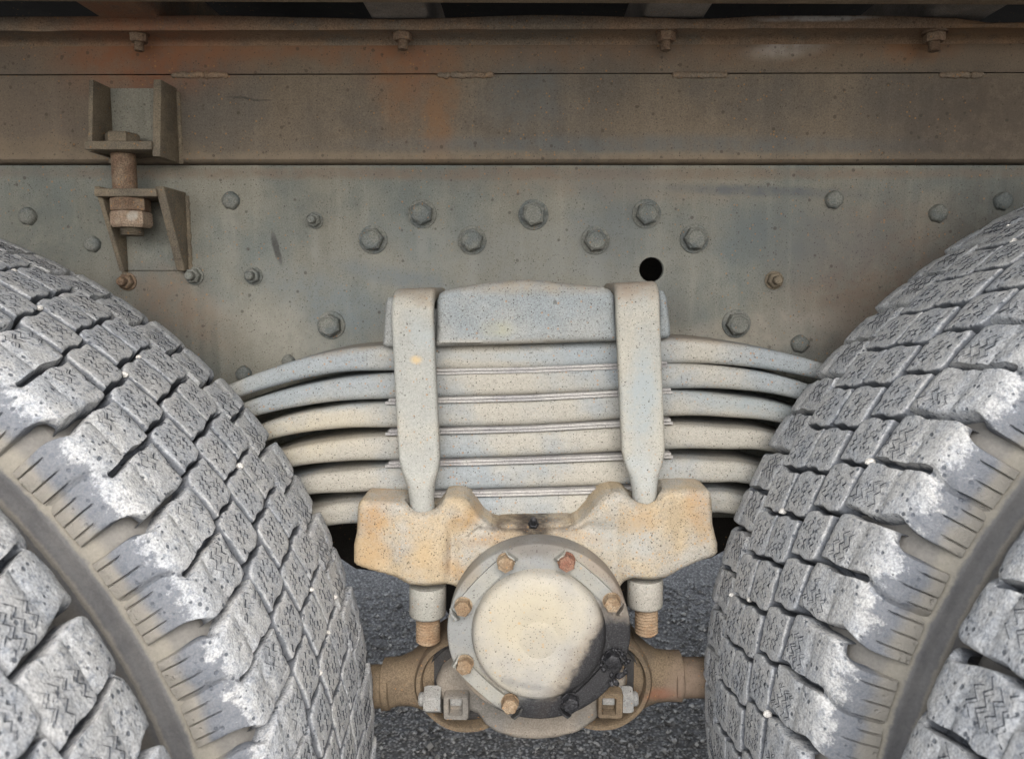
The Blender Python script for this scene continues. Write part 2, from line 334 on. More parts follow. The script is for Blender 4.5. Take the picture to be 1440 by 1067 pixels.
# trunnion cap: pale paint with a black oil stain low on the right
YC = 0.655
CX, CZ = P(757.5, 890, YC)
def cap_material(name, c1, c2, flange):
    N = NT(name); pos = N.n('ShaderNodeNewGeometry').outputs['Position']
    nz = N.noise(pos, 16, 6, 0.62); n2 = N.noise(pos, 70, 5, 0.7); n3 = N.noise(pos, 900, 3, 0.7)
    col = N.mix(N.ramp(nz, 0.38, 0.62), c1, c2)
    col = N.mix(1.0, col, N.mix(n2, (0.85,)*3, (1.15,)*3), 'MULTIPLY')
    col = N.mix(1.0, col, N.mix(n3, (0.8,)*3, (1.2,)*3), 'MULTIPLY')
    wv = N.vmath('SUBTRACT', N.noise(pos, 30, 6, 0.68, col=True), (0.5, 0.5, 0.5)).outputs[0]
    sc = N.n('ShaderNodeVectorMath', operation='SCALE'); N.l(wv, sc.inputs[0]); sc.inputs['Scale'].default_value = 0.030
    wpos = N.vmath('ADD', pos, sc.outputs[0]).outputs[0]
    def s(px, py, rx, ry, c, k, rot=0, soft=0.8):
        nonlocal col
        col = N.mix(N.math('MULTIPLY', stain_mask(N, wpos, st(px, py, rx, ry, YC, rot, soft)), k), col, c)
    if flange == 2: pass
    elif flange:
        s(757, 772, 75, 16, (0.13, 0.115, 0.10), 0.75); s(660, 815, 20, 30, (0.20, 0.165, 0.12), 0.6, 35); s(845, 800, 40, 16, (0.20, 0.16, 0.125), 0.7, 40)
        s(672, 965, 34, 20, (0.17, 0.135, 0.10), 0.8, 40); s(690, 1000, 45, 14, (0.12, 0.105, 0.09), 0.8, 25); s(870, 840, 18, 28, (0.26, 0.20, 0.15), 0.6)
        s(757, 1003, 80, 22, (0.028, 0.028, 0.030), 0.9, 0, .6)
    else:
        s(740, 860, 70, 60, (0.39, 0.34, 0.235), 0.5); s(745, 955, 36, 7, (0.19, 0.185, 0.175), 0.7, 8, .9); s(715, 945, 12, 7, (0.20, 0.195, 0.18), 0.7)
        s(815, 800, 34, 10, (0.24, 0.19, 0.14), 0.6, 40); s(757, 888, 26, 23, (0.27, 0.255, 0.22), 0.35, 0, .3)
    rm = N.math('MULTIPLY', N.specks(pos, 240, 0.36, 0.7), N.ramp(N.noise(pos, 30, 3), 0.4, 0.6))
    col = N.mix(N.math('MULTIPLY', rm, 0.7), col, (0.40, 0.24, 0.09))
    sp = N.math('MAXIMUM', N.specks(pos, 360, 0.30, 0.6), N.math('MULTIPLY', N.specks(pos, 700, 0.40, 0.4), 0.85))
    col = N.mix(N.math('MULTIPLY', sp, 0.7), col, (0.06, 0.05, 0.04))
    # oil: signed distance to a line, ragged
    a = Vector(P3(850, 855, YC)); b = Vector(P3(772, 985, YC)); d = (b-a).normalized(); nx, nzv = -d.z, d.x
    if nx < 0: nx, nzv = -nx, -nzv
    dot = N.vmath('DOT_PRODUCT', wpos, (nx, 0, nzv)).outputs['Value']
    off = a.x*nx + a.z*nzv
    sd_ = N.math('SUBTRACT', dot, off)
    halo = N.ramp(sd_, -0.016, 0.003)
    col = N.mix(N.math('MULTIPLY', halo, 0.62), col, (0.13, 0.10, 0.075))
    oil = N.ramp(N.math('ADD', sd_, N.math('MULTIPLY', N.math('SUBTRACT', n2, 0.5), 0.012)), -0.003, 0.0075)
    up = N.n('ShaderNodeSeparateXYZ'); N.l(wpos, up.inputs[0])
    if flange:
        zc = P(870, 872, YC)[1]; oil = N.math('MULTIPLY', oil, N.ramp(up.outputs[2], zc+0.006, zc-0.006))
        oil = N.math('MAXIMUM', oil, N.math('MULTIPLY', stain_mask(N, wpos, st(770, 1004, 100, 26, YC, 0, 0.6)), 0.9))
    grit = N.mix(N.ramp(n3, 0.45, 0.75), (0.014, 0.014, 0.016), (0.06, 0.062, 0.066))
    col = N.mix(N.math('MULTIPLY', oil, 0.97), col, grit)
    N.l(col, N.b.inputs['Base Color'])
    N.l(N.ramp(oil, 0, 1, 0.85, 0.55), N.b.inputs['Roughness']); N.b.inputs['Specular IOR Level'].default_value = 0.3
    nr = N.bump(N.math('SUBTRACT', n3, N.math('MULTIPLY', sp, 0.5)), 0.7, 0.0004); nr = N.bump(N.noise(pos, 45, 4), 0.7, 0.0008, nr)
    N.l(nr, N.b.inputs['Normal']); return N.m
M['flange'] = cap_material('pale_flange_paint_with_oil', (0.26, 0.245, 0.21), (0.20, 0.205, 0.20), True)
M['dome'] = cap_material('cream_dome_paint_with_oil', (0.345, 0.318, 0.262), (0.285, 0.275, 0.25), False)
M['oil'] = dusty('gritty_black_oil_grease', (0.016, 0.016, 0.018), (0.03, 0.03, 0.033), speck=0.1, rust=0.0, grain=0.5, patch=90, rough=0.5, lump=0.002, bumpd=0.001)

def tread_material():
    N = NT('dusty_weathered_tread_rubber')
    tc = N.n('ShaderNodeTexCoord').outputs['Object']; pos = N.n('ShaderNodeNewGeometry').outputs['Position']
    oi = N.n('ShaderNodeObjectInfo').outputs['Random']
    nz = N.noise(pos, 34, 3, 0.65); n2 = N.noise(pos, 230, 4, 0.74); n3 = N.noise(pos, 650, 2, 0.7)
    col = N.mix(N.ramp(nz, 0.36, 0.64), (0.44, 0.44, 0.435), (0.38, 0.395, 0.415))
    col = N.mix(N.ramp(oi, 0, 1, 0, 0.3), col, (0.43, 0.42, 0.40))
    col = N.mix(N.ramp(n2, 0.52, 0.64, 0, 0.60), col, (0.17, 0.19, 0.22))
    col = N.mix(N.ramp(n2, 0.47, 0.34, 0, 0.40), col, (0.50, 0.50, 0.49))
    col = N.mix(1.0, col, N.mix(N.ramp(n3, .25, .75), (0.68,)*3, (1.30,)*3), 'MULTIPLY')
    pits = N.math('MULTIPLY', N.specks(pos, 250, 0.42, 0.35), N.ramp(nz, 0.34, 0.48))
    col = N.mix(N.math('MULTIPLY', pits, 0.85), col, (0.075, 0.085, 0.10))
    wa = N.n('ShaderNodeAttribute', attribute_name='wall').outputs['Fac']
    col = N.mix(N.math('MULTIPLY', N.ramp(N.math('ADD', wa, N.math('MULTIPLY', N.math('SUBTRACT', n2, 0.5), 0.6)), 0.25, 0.85), 0.86), col, (0.085, 0.092, 0.105))     # dust-pale tops; walls, slots and rims painted darker for groove shade
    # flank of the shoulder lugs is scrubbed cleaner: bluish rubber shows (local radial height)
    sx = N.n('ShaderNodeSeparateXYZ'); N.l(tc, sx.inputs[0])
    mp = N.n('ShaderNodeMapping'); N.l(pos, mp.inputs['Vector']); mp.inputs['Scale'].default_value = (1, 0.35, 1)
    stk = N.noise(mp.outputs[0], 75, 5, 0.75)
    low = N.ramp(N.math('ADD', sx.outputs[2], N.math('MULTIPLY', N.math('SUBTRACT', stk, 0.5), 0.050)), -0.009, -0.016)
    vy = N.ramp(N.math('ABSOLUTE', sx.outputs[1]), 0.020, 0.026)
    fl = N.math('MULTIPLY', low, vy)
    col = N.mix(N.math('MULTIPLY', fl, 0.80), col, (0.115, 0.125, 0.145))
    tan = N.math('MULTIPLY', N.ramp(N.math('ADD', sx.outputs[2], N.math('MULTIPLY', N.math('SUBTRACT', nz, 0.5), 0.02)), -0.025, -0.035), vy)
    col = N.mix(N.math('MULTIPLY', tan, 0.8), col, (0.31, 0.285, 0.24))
    N.l(col, N.b.inputs['Base Color']); N.b.inputs['Roughness'].default_value = 0.95; N.b.inputs['Specular IOR Level'].default_value = 0.1
    h = N.math('ADD', N.math('MULTIPLY', n2, 1.0), N.math('MULTIPLY', n3, 0.45)); h = N.math('SUBTRACT', h, N.math('MULTIPLY', pits, 0.5))
    nr = N.bump(h, 0.85, 0.0011)
    N.l(nr, N.b.inputs['Normal']); return N.m
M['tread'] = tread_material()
def sipe_material():
    N = NT('dark_sipe_cut_rubber'); N.b.inputs['Base Color'].default_value = (0.03, 0.034, 0.042, 1); N.b.inputs['Roughness'].default_value = 0.9; return N.m
M['sipe'] = sipe_material()
def carcass_material():
    N = NT('dusty_black_sidewall_rubber')
    tc = N.n('ShaderNodeTexCoord').outputs['Object']
    sx = N.n('ShaderNodeSeparateXYZ'); N.l(tc, sx.inputs[0])
    r = N.math('SQRT', N.math('ADD', N.math('MULTIPLY', sx.outputs[0], sx.outputs[0]), N.math('MULTIPLY', sx.outputs[2], sx.outputs[2])))
    nz = N.noise(tc, 14, 4, 0.65); n2 = N.noise(tc, 90, 4, 0.7); n3 = N.noise(tc, 500, 3, 0.7)
    col = N.mix(N.ramp(nz, 0.35, 0.65), (0.19, 0.185, 0.18), (0.13, 0.128, 0.13))
    rr = N.math('ADD', r, N.math('MULTIPLY', N.math('SUBTRACT', n2, 0.5), 0.005))
    tan = N.math('MULTIPLY', N.ramp(rr, 0.4575, 0.4600), N.ramp(rr, 0.478, 0.468))
    col = N.mix(N.math('MULTIPLY', tan, 0.85), col, (0.31, 0.285, 0.235))
    base = N.ramp(rr, 0.466, 0.474)
    col = N.mix(base, col, N.mix(n2, (0.13, 0.125, 0.118), (0.26, 0.245, 0.22)))
    ln = N.math('MULTIPLY', N.ramp(rr, 0.4420, 0.4436), N.ramp(rr, 0.4475, 0.4455))
    col = N.mix(N.math('MULTIPLY', ln, 0.6), col, (0.33, 0.30, 0.25))
    inn = N.ramp(N.math('ADD', r, N.math('MULTIPLY', N.math('SUBTRACT', nz, 0.5), 0.03)), 0.442, 0.434)
    col = N.mix(N.math('MULTIPLY', inn, 0.7), col, (0.20, 0.18, 0.15))
    col = N.mix(1.0, col, N.mix(n3, (0.75,)*3, (1.25,)*3), 'MULTIPLY')
    N.l(col, N.b.inputs['Base Color']); N.b.inputs['Roughness'].default_value = 0.85; N.b.inputs['Specular IOR Level'].default_value = 0.2
    nr = N.bump(n3, 0.5, 0.0004); nr = N.bump(n2, 0.6, 0.0009, nr)
    N.l(nr, N.b.inputs['Normal']); return N.m
M['carcass'] = carcass_material()
def road_material():
    N = NT('dark_gravelly_asphalt'); pos = N.n('ShaderNodeNewGeometry').outputs['Position']
    v = N.n('ShaderNodeTexVoronoi'); N.l(pos, v.inputs['Vector']); v.inputs['Scale'].default_value = 150
    sep = N.n('ShaderNodeSeparateColor'); N.l(v.outputs['Color'], sep.inputs[0])
    n1 = N.noise(pos, 3, 5, 0.6); n2 = N.noise(pos, 220, 4, 0.75)
    c = N.mix(sep.outputs[0], (0.18, 0.172, 0.162), (0.50, 0.485, 0.46))
    c = N.mix(N.ramp(v.outputs['Distance'], 0.3, 0.6), c, (0.10, 0.095, 0.09))
    c = N.mix(N.ramp(n1, 0.4, 0.65, 0, 0.5), c, (0.17, 0.16, 0.148)); c = N.mix(1.0, c, N.mix(n2, (0.6,)*3, (1.4,)*3), 'MULTIPLY')
    N.l(c, N.b.inputs['Base Color']); N.b.inputs['Roughness'].default_value = 0.9
    h = N.math('SUBTRACT', N.math('MULTIPLY', n2, 0.4), v.outputs['Distance'])
    mp = N.n('ShaderNodeMapping'); N.l(pos, mp.inputs['Vector']); mp.inputs['Scale'].default_value = (3, 14, 1); big = N.noise(mp.outputs[0], 1.0, 6, 0.65)
    N.l(N.bump(h, 0.9, 0.004, N.bump(big, 1.0, 0.05)), N.b.inputs['Normal']); return N.m
M['road'] = road_material()
def gravel_material():
    N = NT('mixed_grey_gravel'); oi = N.n('ShaderNodeNewGeometry'); rnd = oi.outputs['Random Per Island']; pos = oi.outputs['Position']
    c = N.mix(N.ramp(rnd, 0.2, 1.0), (0.08, 0.077, 0.074), (0.45, 0.44, 0.42)); c = N.mix(1.0, c, N.mix(N.noise(pos, 400, 3), (0.6,)*3, (1.4,)*3), 'MULTIPLY')
    N.l(c, N.b.inputs['Base Color']); N.b.inputs['Roughness'].default_value = 0.9; return N.m
M['gravel'] = gravel_material()

# ------------------------------------------------------------------ the road
XL, ZL, XR, ZR = -0.6424, H-0.4289, 0.6712, H-0.3674       # wheel axis positions
SL = (ZR-ZL)/(XR-XL)
def ground_z(x):
    return ZL-0.5+0.003 + SL*(max(-1.4, min(1.4, x))-XL)
gx = [-60, -10, -3, -1.4, -0.7, 0, 0.7, 1.4, 3, 10, 60]; gy = [-60, -5, 0, 1, 2, 3, 10, 60]
b = MB(); b.add([(x, y, ground_z(x)) for x in gx for y in gy], [(i*8+j, i*8+8+j, i*8+9+j, i*8+j+1) for i in range(10) for j in range(7)])
tag(b.build('road_surface', M['road']), 'rough dark grey asphalt under the truck', 'road', kind='structure')
del WO['road_surface']
rg = random.Random(3); b = MB()
for k in range(9000):
    x = rg.uniform(-0.75, 0.75); y = 1.05 + 1.15*rg.random()**1.2; r = rg.choice((0.0025, 0.0035, 0.0045, 0.006))*rg.uniform(.7, 1.3)
    if rg.random() < 0.04: r *= 1.5
    pts = []
    for (a, c, e) in ((1,0,0),(-1,0,0),(0,1,0),(0,-1,0),(0,0,1),(0.6,0.6,0.6),(-0.6,0.6,0.55),(0.6,-0.6,0.6),(-0.6,-0.6,0.5)):
        s_ = r*rg.uniform(0.75, 1.25); pts.append((x+a*s_, y+c*s_, ground_z(x)+r*0.25+e*s_*0.8))
    b.add(pts, [(4,5,6),(4,6,8),(4,8,7),(4,7,5),(0,2,5),(2,6,5),(2,1,6),(1,8,6),(1,3,8),(3,7,8),(3,0,7),(0,5,7)])
tag(b.build('gravel', M['gravel'], ang=20), 'loose grey gravel scattered on the asphalt below the axle', 'gravel', kind='stuff')

# ------------------------------------------------------------------ tyres
PITCH = 2*PI/80; RT = 0.502; W3 = 0.0384; SLANT = 0.33
def crown(v): return -0.004*(v/0.123)**2
def interior_block(seed):
    rnd = random.Random(seed); Lu = PITCH*RT-0.0042; R = 0.0015
    ss = [-1, -.97, -.9, -.72, -.5, -.25, 0, .25, .5, .72, .9, .97, 1]; tt = ss; n = len(ss)
    V = []; F = []; off = Vector((seed*7.3, 1.7, 0))
    ju, jv = rnd.uniform(-.0006, .0006), rnd.uniform(-.0006, .0006)
    for s in ss:
        for t in tt:
            k = 1-0.055*(s*s*t*t)**3
            v = t*W3/2*k + 0.0012*math.tanh(5*s+0.5) + jv*s
            u = s*Lu/2*k - SLANT*t*W3/2 + 0.0021*math.tanh(6*t) + ju*t
            e = min((1-abs(s))*Lu/2, (1-abs(t))*W3/2); q = max(R-e, 0)
            nn = mnoise.noise(Vector((u*110, v*110, 0))+off)
            h = -(R-math.sqrt(R*R-q*q)) + 0.0007*nn + 0.0006*mnoise.noise(Vector((u*330, v*330, 3))+off)
            # side edges are nibbled
            u += 0.0006*mnoise.noise(Vector((v*300, s, 9))+off); v += 0.0006*mnoise.noise(Vector((u*300, t, 5))+off)
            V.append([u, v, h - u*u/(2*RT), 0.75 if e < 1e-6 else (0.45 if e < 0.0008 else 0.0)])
    for i in range(n-1):
        for j in range(n-1): F.append((i*n+j, (i+1)*n+j, (i+1)*n+j+1, i*n+j+1))
    ring = [i*n for i in range(n)] + [(n-1)*n+j for j in range(1, n)] + [i*n+n-1 for i in range(n-2, -1, -1)] + [j for j in range(n-2, 0, -1)]
    base = len(V)
    for a, (hh, g) in enumerate(((-0.0035, 1.0), (-0.0175, 1.05))):
        for r_ in ring:
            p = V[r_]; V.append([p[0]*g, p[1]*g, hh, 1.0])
        m = len(ring); b0 = base+a*m; prev = ring if a == 0 else [base+q for q in range(m)]
        for q in range(m): F.append((prev[q], b0+q, b0+(q+1) % m, prev[(q+1) % m]))
    return V, F
def smooth1(x): x = max(0, min(1, x)); return x*x*(3-2*x)
FL = [(0.0630, RT-0.0015), (0.080, RT-.0022), (0.100, RT-.003), (0.115, RT-.0042), (0.124, RT-.0062), (0.1300, RT-.0105), (0.1350, RT-.0175), (0.1385, RT-.0255), (0.1405, RT-.034), (0.1412, RT-.040)]
SC = (0.5*(0.0630+0.1412), RT)   # local origin v, r of a shoulder piece
def shoulder_pair(seed, side):
    """two siped blocks joined by one lug; side=+1 far shoulder, -1 near shoulder"""
    rnd = random.Random(seed*31+5); Lu = 2*PITCH*RT-0.0058; off = Vector((seed*3.1, seed*1.9, 4))
    us = [-1, -.985, -.96, -.9]; us += [-.8+.1*k for k in range(7)]
    slots = []
    crv = [(-0.78+0.31*k)+rnd.uniform(-.05, .05) for k in range(6)]
    for c in crv: us += [c-.024, c-.008, c+.008, c+.024]
    us += [-.075, -.055, 0, .055, .075, .35, .45, .55, .65, .75, .85, .9, .96, .985, 1]
    us = sorted(set(round(q, 4) for q in us)); us = [us[0]] + [us[i] for i in range(1, len(us)) if us[i]-us[i-1] > 0.008]
    if us[-1] != 1: us.append(1)
    path = catmull([(a, b_, 0) for a, b_ in FL], 4)
    nt_ = len(path)
    # arc length
    V = []; F = []; nu = len(us)
    for i, s in enumerate(us):
        for j, p in enumerate(path):
            v, r = p[0], p[1]; f = j/(nt_-1)
            narrow = 1 - 0.17*max(0.0, (v-0.098)/0.043)**1.1             # lug narrows down the flank
            wob = 0.0007*mnoise.noise(Vector((v*120, s*2.0, 2))+off)
            u = s*Lu/2*narrow + wob + 0.002*math.tanh((v-0.082)*200)*side
            dv = (0.0017*math.tanh(5*s+0.5) if v < 0.075 else 0)
            e = (1-abs(s))*Lu/2; R = 0.0018; q = max(R-e, 0); drop = R-math.sqrt(R*R-q*q)
            ev = v-FL[0][0]; q = max(0.0016-ev, 0); drop += 0.0016-math.sqrt(max(0.0016**2-q*q, 0))
            # slot between the two siped blocks
            if v < 0.122 and abs(s) < 0.065: drop += 0.011*smooth1((0.122-v)/0.004)
            # fine line between block and lug
            if abs(v-0.1005) < 0.0014: drop += 0.0016
            # radial slits on the flank
            g = smooth1((v-0.1366-0.0014*math.sin(9*s+seed))/0.002)*(1-smooth1((v-0.1409)/0.0006))
            for c in crv:
                if abs(s-c) < 0.012: drop += 0.0030*g
            if v > 0.112: drop += 0.0042*math.exp(-(s/0.11)**2)*smooth1((v-0.112)/0.012)      # each pair of lugs is two knuckles
            nn = 0.0008*mnoise.noise(Vector((u*90, v*90, 0))+off)+0.0006*mnoise.noise(Vector((u*300, v*300, 3))+off)
            # flank pushes outward normal approx: blend radial/axial
            w = smooth1((v-0.117)/0.02)
            r2 = r - drop*(1-0.75*w) + nn*(1-w); v2 = v + dv - drop*0.9*w + nn*w
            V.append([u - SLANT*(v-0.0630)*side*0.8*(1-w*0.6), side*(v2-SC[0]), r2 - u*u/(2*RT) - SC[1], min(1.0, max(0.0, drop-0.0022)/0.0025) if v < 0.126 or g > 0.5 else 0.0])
    for i in range(nu-1):
        for j in range(nt_-1): F.append((i*nt_+j, (i+1)*nt_+j, (i+1)*nt_+j+1, i*nt_+j+1))
    ring = [i*nt_ for i in range(nu)] + [(nu-1)*nt_+j for j in range(1, nt_)] + [i*nt_+nt_-1 for i in range(nu-2, -1, -1)] + [j for j in range(nt_-2, 0, -1)]
    base = len(V); m = len(ring)
    for r_ in ring:
        p = V[r_]; va = abs(p[1])/1.0; vv = SC[0]+side*p[1]
        dpt = 0.015 if vv < 0.121 else 0.009
        w = smooth1((vv-0.117)/0.02)
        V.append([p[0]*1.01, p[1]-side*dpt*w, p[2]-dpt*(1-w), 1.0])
    for q in range(m): F.append((ring[q], base+q, base+(q+1) % m, ring[(q+1) % m]))
    return V, F
def sipe_marks(V0u, V0v, rows, L, hh, seed, B=1.15):
    """thin dark zig-zag cuts laid into a block top, as narrow ribbons just proud of the rubber"""
    rnd = random.Random(seed); V = []; F = []
    for c in rows:
        x = V0u[0]+0.003+rnd.uniform(0, .002)
        while x < V0u[1]-0.004:
            n = rnd.randint(4, 9); pts = []
            for k in range(n):
                if x > V0u[1]-0.003: break
                pts.append((x, c+B*(0.0013 if k % 2 else -0.0013)*rnd.uniform(.7, 1.2)+rnd.uniform(-.0003, .0003))); x += 0.0018*B*rnd.uniform(.85, 1.2)
            x += rnd.uniform(0.001, 0.003)
            if len(pts) < 3: continue
            w = B*rnd.uniform(0.0004, 0.0006); b0 = len(V)
            for (a, c2) in pts:
                hz = hh(a, c2)
                for dw in (-w, w): V.append([a+dw*0.7, c2+dw, hz+0.00035])
                V.append([a, c2, hz-0.0006])
            for k in range(len(pts)-1):
                q = b0+3*k; F.append((q, q+3, q+5, q+2)); F.append((q+2, q+5, q+4, q+1))
    return V, F
def to_mesh(name, V, F, mat, ang=50, extra=None):
    me = bpy.data.meshes.new(name); nf = len(F); W = None
    if len(V[0]) == 4: W = [p[3] for p in V]; V = [p[:3] for p in V]
    if extra:
        n = len(V); V = V+extra[0]; F = F+[tuple(i+n for i in q) for q in extra[1]]
    me.from_pydata(V, [], F); me.update()
    bm = bmesh.new(); bm.from_mesh(me); bm.faces.ensure_lookup_table()
    bmesh.ops.recalc_face_normals(bm, faces=bm.faces[:nf]); bm.to_mesh(me); bm.free()
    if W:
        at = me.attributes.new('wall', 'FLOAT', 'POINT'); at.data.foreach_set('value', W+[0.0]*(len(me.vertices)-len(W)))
    me.shade_smooth(); me.set_sharp_from_angle(angle=math.radians(ang))
    me.materials.append(mat)
    if extra:
        me.materials.append(M['sipe'])
        mi = np.zeros(len(me.polygons), np.int32); mi[nf:] = 1; me.polygons.foreach_set('material_index', mi)
    return me
def ray_height(V, F):
    from mathutils.bvhtree import BVHTree
    t = BVHTree.FromPolygons([tuple(p[:3]) for p in V], F)
    def h(u, v):
        hit = t.ray_cast(Vector((u, v, 0.05)), Vector((0, 0, -1)))
        return hit[0].z if hit[0] is not None else -0.01
    return h
INT = []
for k in range(5):
    V, F = interior_block(k); hh = ray_height(V, F)
    ex = sipe_marks((-0.016, 0.016), 0, [-0.0115+0.0007*k, -0.0038, 0.0038, 0.0115-0.0005*k], 0, lambda a, c: hh(a-SLANT*c, c), k*13+1)
    ex[0][:] = [[p[0]-SLANT*p[1], p[1], p[2]] for p in ex[0]]
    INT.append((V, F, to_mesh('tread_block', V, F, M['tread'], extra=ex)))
SHO = {}
for side in (-1, 1):
    SHO[side] = []
    for k in range(4):
        V, F = shoulder_pair(k, side); hh = ray_height(V, F); EV, EF = [], []
        for sg in (-1, 1):
            c0 = sg*0.0192
            e = sipe_marks((c0-0.0155, c0+0.0155), 0, [side*(q-SC[0]) for q in (0.0690, 0.0768, 0.0846, 0.0925)], 0, hh, k*17+sg*3+side+40, 2.1)
            n = len(EV); EV += e[0]; EF += [tuple(i+n for i in q) for q in e[1]]
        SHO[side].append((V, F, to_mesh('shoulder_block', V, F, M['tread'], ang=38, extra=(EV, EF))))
ROWV = (-0.0418, 0.0, 0.0418); ROWJ = (0.0, 0.12, 0.0)
def placements():
    """(kind, variant, v, r, theta) of every block round one tyre"""
    rnd = random.Random(11); L = []
    for i in range(80):
        for v, j in zip(ROWV, ROWJ):
            L.append(('i', rnd.randrange(5), v, RT+crown(v)+rnd.uniform(-.0006, .0004), (i+j)*PITCH + SLANT*v/RT + rnd.uniform(-.001, .001)))
    for i in range(40):
        for sd_ in (-1, 1):
            L.append((sd_, rnd.randrange(4), sd_*SC[0], SC[1]+rnd.uniform(-.0005, .0003), (2*i+0.5+(0.5 if sd_ > 0 else 0))*PITCH + SLANT*sd_*0.0625/RT))
    return L
PL = placements()
def joined(pl):
    VV = []; FF = []; n = 0; WW = []
    for kind, var, v, r, th in pl:
        V, F, _ = INT[var] if kind == 'i' else SHO[kind][var]
        A = np.array(V); WW += [q[3] for q in V]; x = np.array((math.sin(th), 0, -math.cos(th))); z = np.array((math.cos(th), 0, math.sin(th)))
        W = A[:, :1]*x + A[:, 1:2]*np.array((0, 1, 0)) + A[:, 2:3]*z + z*r + np.array((0, v, 0))
        VV.append(W); FF += [tuple(i+n for i in q) for q in F]; n += len(V)
    me = bpy.data.meshes.new('tread_pattern'); me.from_pydata(np.concatenate(VV).tolist(), [], FF); me.update()
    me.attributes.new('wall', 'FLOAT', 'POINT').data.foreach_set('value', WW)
    me.shade_smooth(); me.set_sharp_from_angle(angle=math.radians(45)); me.materials.append(M['tread']); return me
cp = [(0.0, .4855), (0.055, .4855), (0.114, .4845), (0.122, .482), (0.129, .476), (0.1355, .467), (0.1390, .4600), (0.1408, .4590), (0.1415, .4555), (0.1410, .452),
      (0.1420, .449), (0.1436, .4465), (0.1438, .4440), (0.1430, .4420), (0.1450, .43), (0.1462, .4165), (0.1460, .405), (0.1440, .385), (0.1380, .36), (0.128, .33), (0.118, .30), (0.110, .272), (0.106, .256), (0.0995, .250)]
prof = [(r, -v) for v, r in reversed(cp)] + [(r, v) for v, r in cp[1:]]
V, F = lathe(prof, (0, 0, 0), (0, 1, 0), 160, close=False)
CARC = to_mesh('carcass', [list(p) for p in V], F, M['carcass'], ang=50)
rimp = [(0.262, -.112), (0.256, -.116), (0.250, -.108), (0.246, -.08), (0.225, -.05), (0.215, 0.0), (0.225, .05), (0.246, .08), (0.250, .108), (0.256, .116), (0.262, .112)]
V, F = lathe(rimp, (0, 0, 0), (0, 1, 0), 96, close=False)
V2, F2 = lathe([(0.218, 0.02), (0.18, 0.045), (0.12, 0.05), (0.10, 0.05), (0.10, 0.058), (0.12, 0.058), (0.18, 0.053), (0.221, 0.028)], (0, 0, 0), (0, 1, 0), 64, close=False)
n = len(V); V = [list(p) for p in V]+[list(p) for p in V2]; F = F+[tuple(i+n for i in q) for q in F2]
M['rimm'] = dusty('dusty_grey_rim_steel', (0.20, 0.18, 0.15), (0.13, 0.12, 0.11), speck=0.3, rust=0.5, patch=12)
RIM = to_mesh('rim', V, F, M['rimm'], ang=35)
V, F = lathe([(0.02, -0.19), (0.09, -0.19), (0.10, -0.15), (0.10, 0.02), (0.20, 0.04), (0.205, 0.17), (0.02, 0.18)], (0, 0, 0), (0, 1, 0), 48)
HUB = to_mesh('brake_drum', [list(p) for p in V], F, M['rimm'], ang=35)
FULL = joined(PL)
TILT = math.atan(SL)
def link(name, me, parent, loc=(0, 0, 0), roty=0.0):
    o = bpy.data.objects.new(name, me); COL.objects.link(o); o.parent = parent; o.location = loc; o.rotation_euler = (0, roty, 0); return o
def wheel(x, y, z, label, arc, phase, drum=False, group='wheels of the tandem axle'):
    t = empty('truck_wheel', (x, y, z), label, 'wheel', group)
    link('carcass', CARC, t); link('rim', RIM, t)
    if drum: link('brake_drum', HUB, t)
    if arc is None:
        o = link('tread', FULL, t, roty=-phase); o['kind'] = 'stuff'; return t
    vis = []; rest = []
    for p in PL:
        a = (p[4]+phase) % (2*PI)
        if a > PI*1.5: a -= 2*PI
        (vis if arc[0] < a < arc[1] else rest).append(p)
    for kind, var, v, r, th in vis:
        a = th+phase; me = INT[var][2] if kind == 'i' else SHO[kind][var][2]
        o = bpy.data.objects.new('tread_block' if kind == 'i' else 'shoulder_block', me); COL.objects.link(o); o.parent = t
        o.location = (r*math.cos(a), v, r*math.sin(a)); o.rotation_euler = (0, PI/2-a, 0)
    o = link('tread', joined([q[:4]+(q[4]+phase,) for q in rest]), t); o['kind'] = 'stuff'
    return t
YI, YO = 0.585, 0.243
D = math.radians
wheel(XL, YI, ZL, 'large dusty grey lugged truck tyre filling the lower left, inner wheel of its pair', (D(-22), D(88)), 0.0807)
wheel(XR, YI, ZR, 'large dusty grey lugged truck tyre filling the lower right, inner wheel of its pair', (D(92), D(205)), 0.1098)
wheel(XL, YO, ZL, 'blurred outer truck tyre nearest the camera in the bottom left corner', (D(-18), D(62)), 0.037)
wheel(XR, YO, ZR, 'blurred outer truck tyre nearest the camera in the bottom right corner', (D(118), D(200)), 0.011)
YM = 1.27
for (x, z, nm) in ((XL, ZL, 'left'), (XR, ZR, 'right')):
    b = MB(); b.add(*lathe([(0.02, 0), (0.10, 0.0), (0.10, 0.03), (0.205, 0.05), (0.205, 0.19), (0.09, 0.21), (0.075, 0.30), (0.07, 0.62), (0.13, 0.78), (0.13, 0.98), (0.07, 1.14), (0.075, 1.44), (0.09, 1.53), (0.205, 1.56), (0.205, 1.70), (0.02, 1.71)], (x, 0.42, z), (0, 1, 0), 40))
    tag(b.build('drive_axle', M['bracketlow'], ang=35), 'dark drive axle housing running between the %s pairs of wheels' % nm, 'axle')
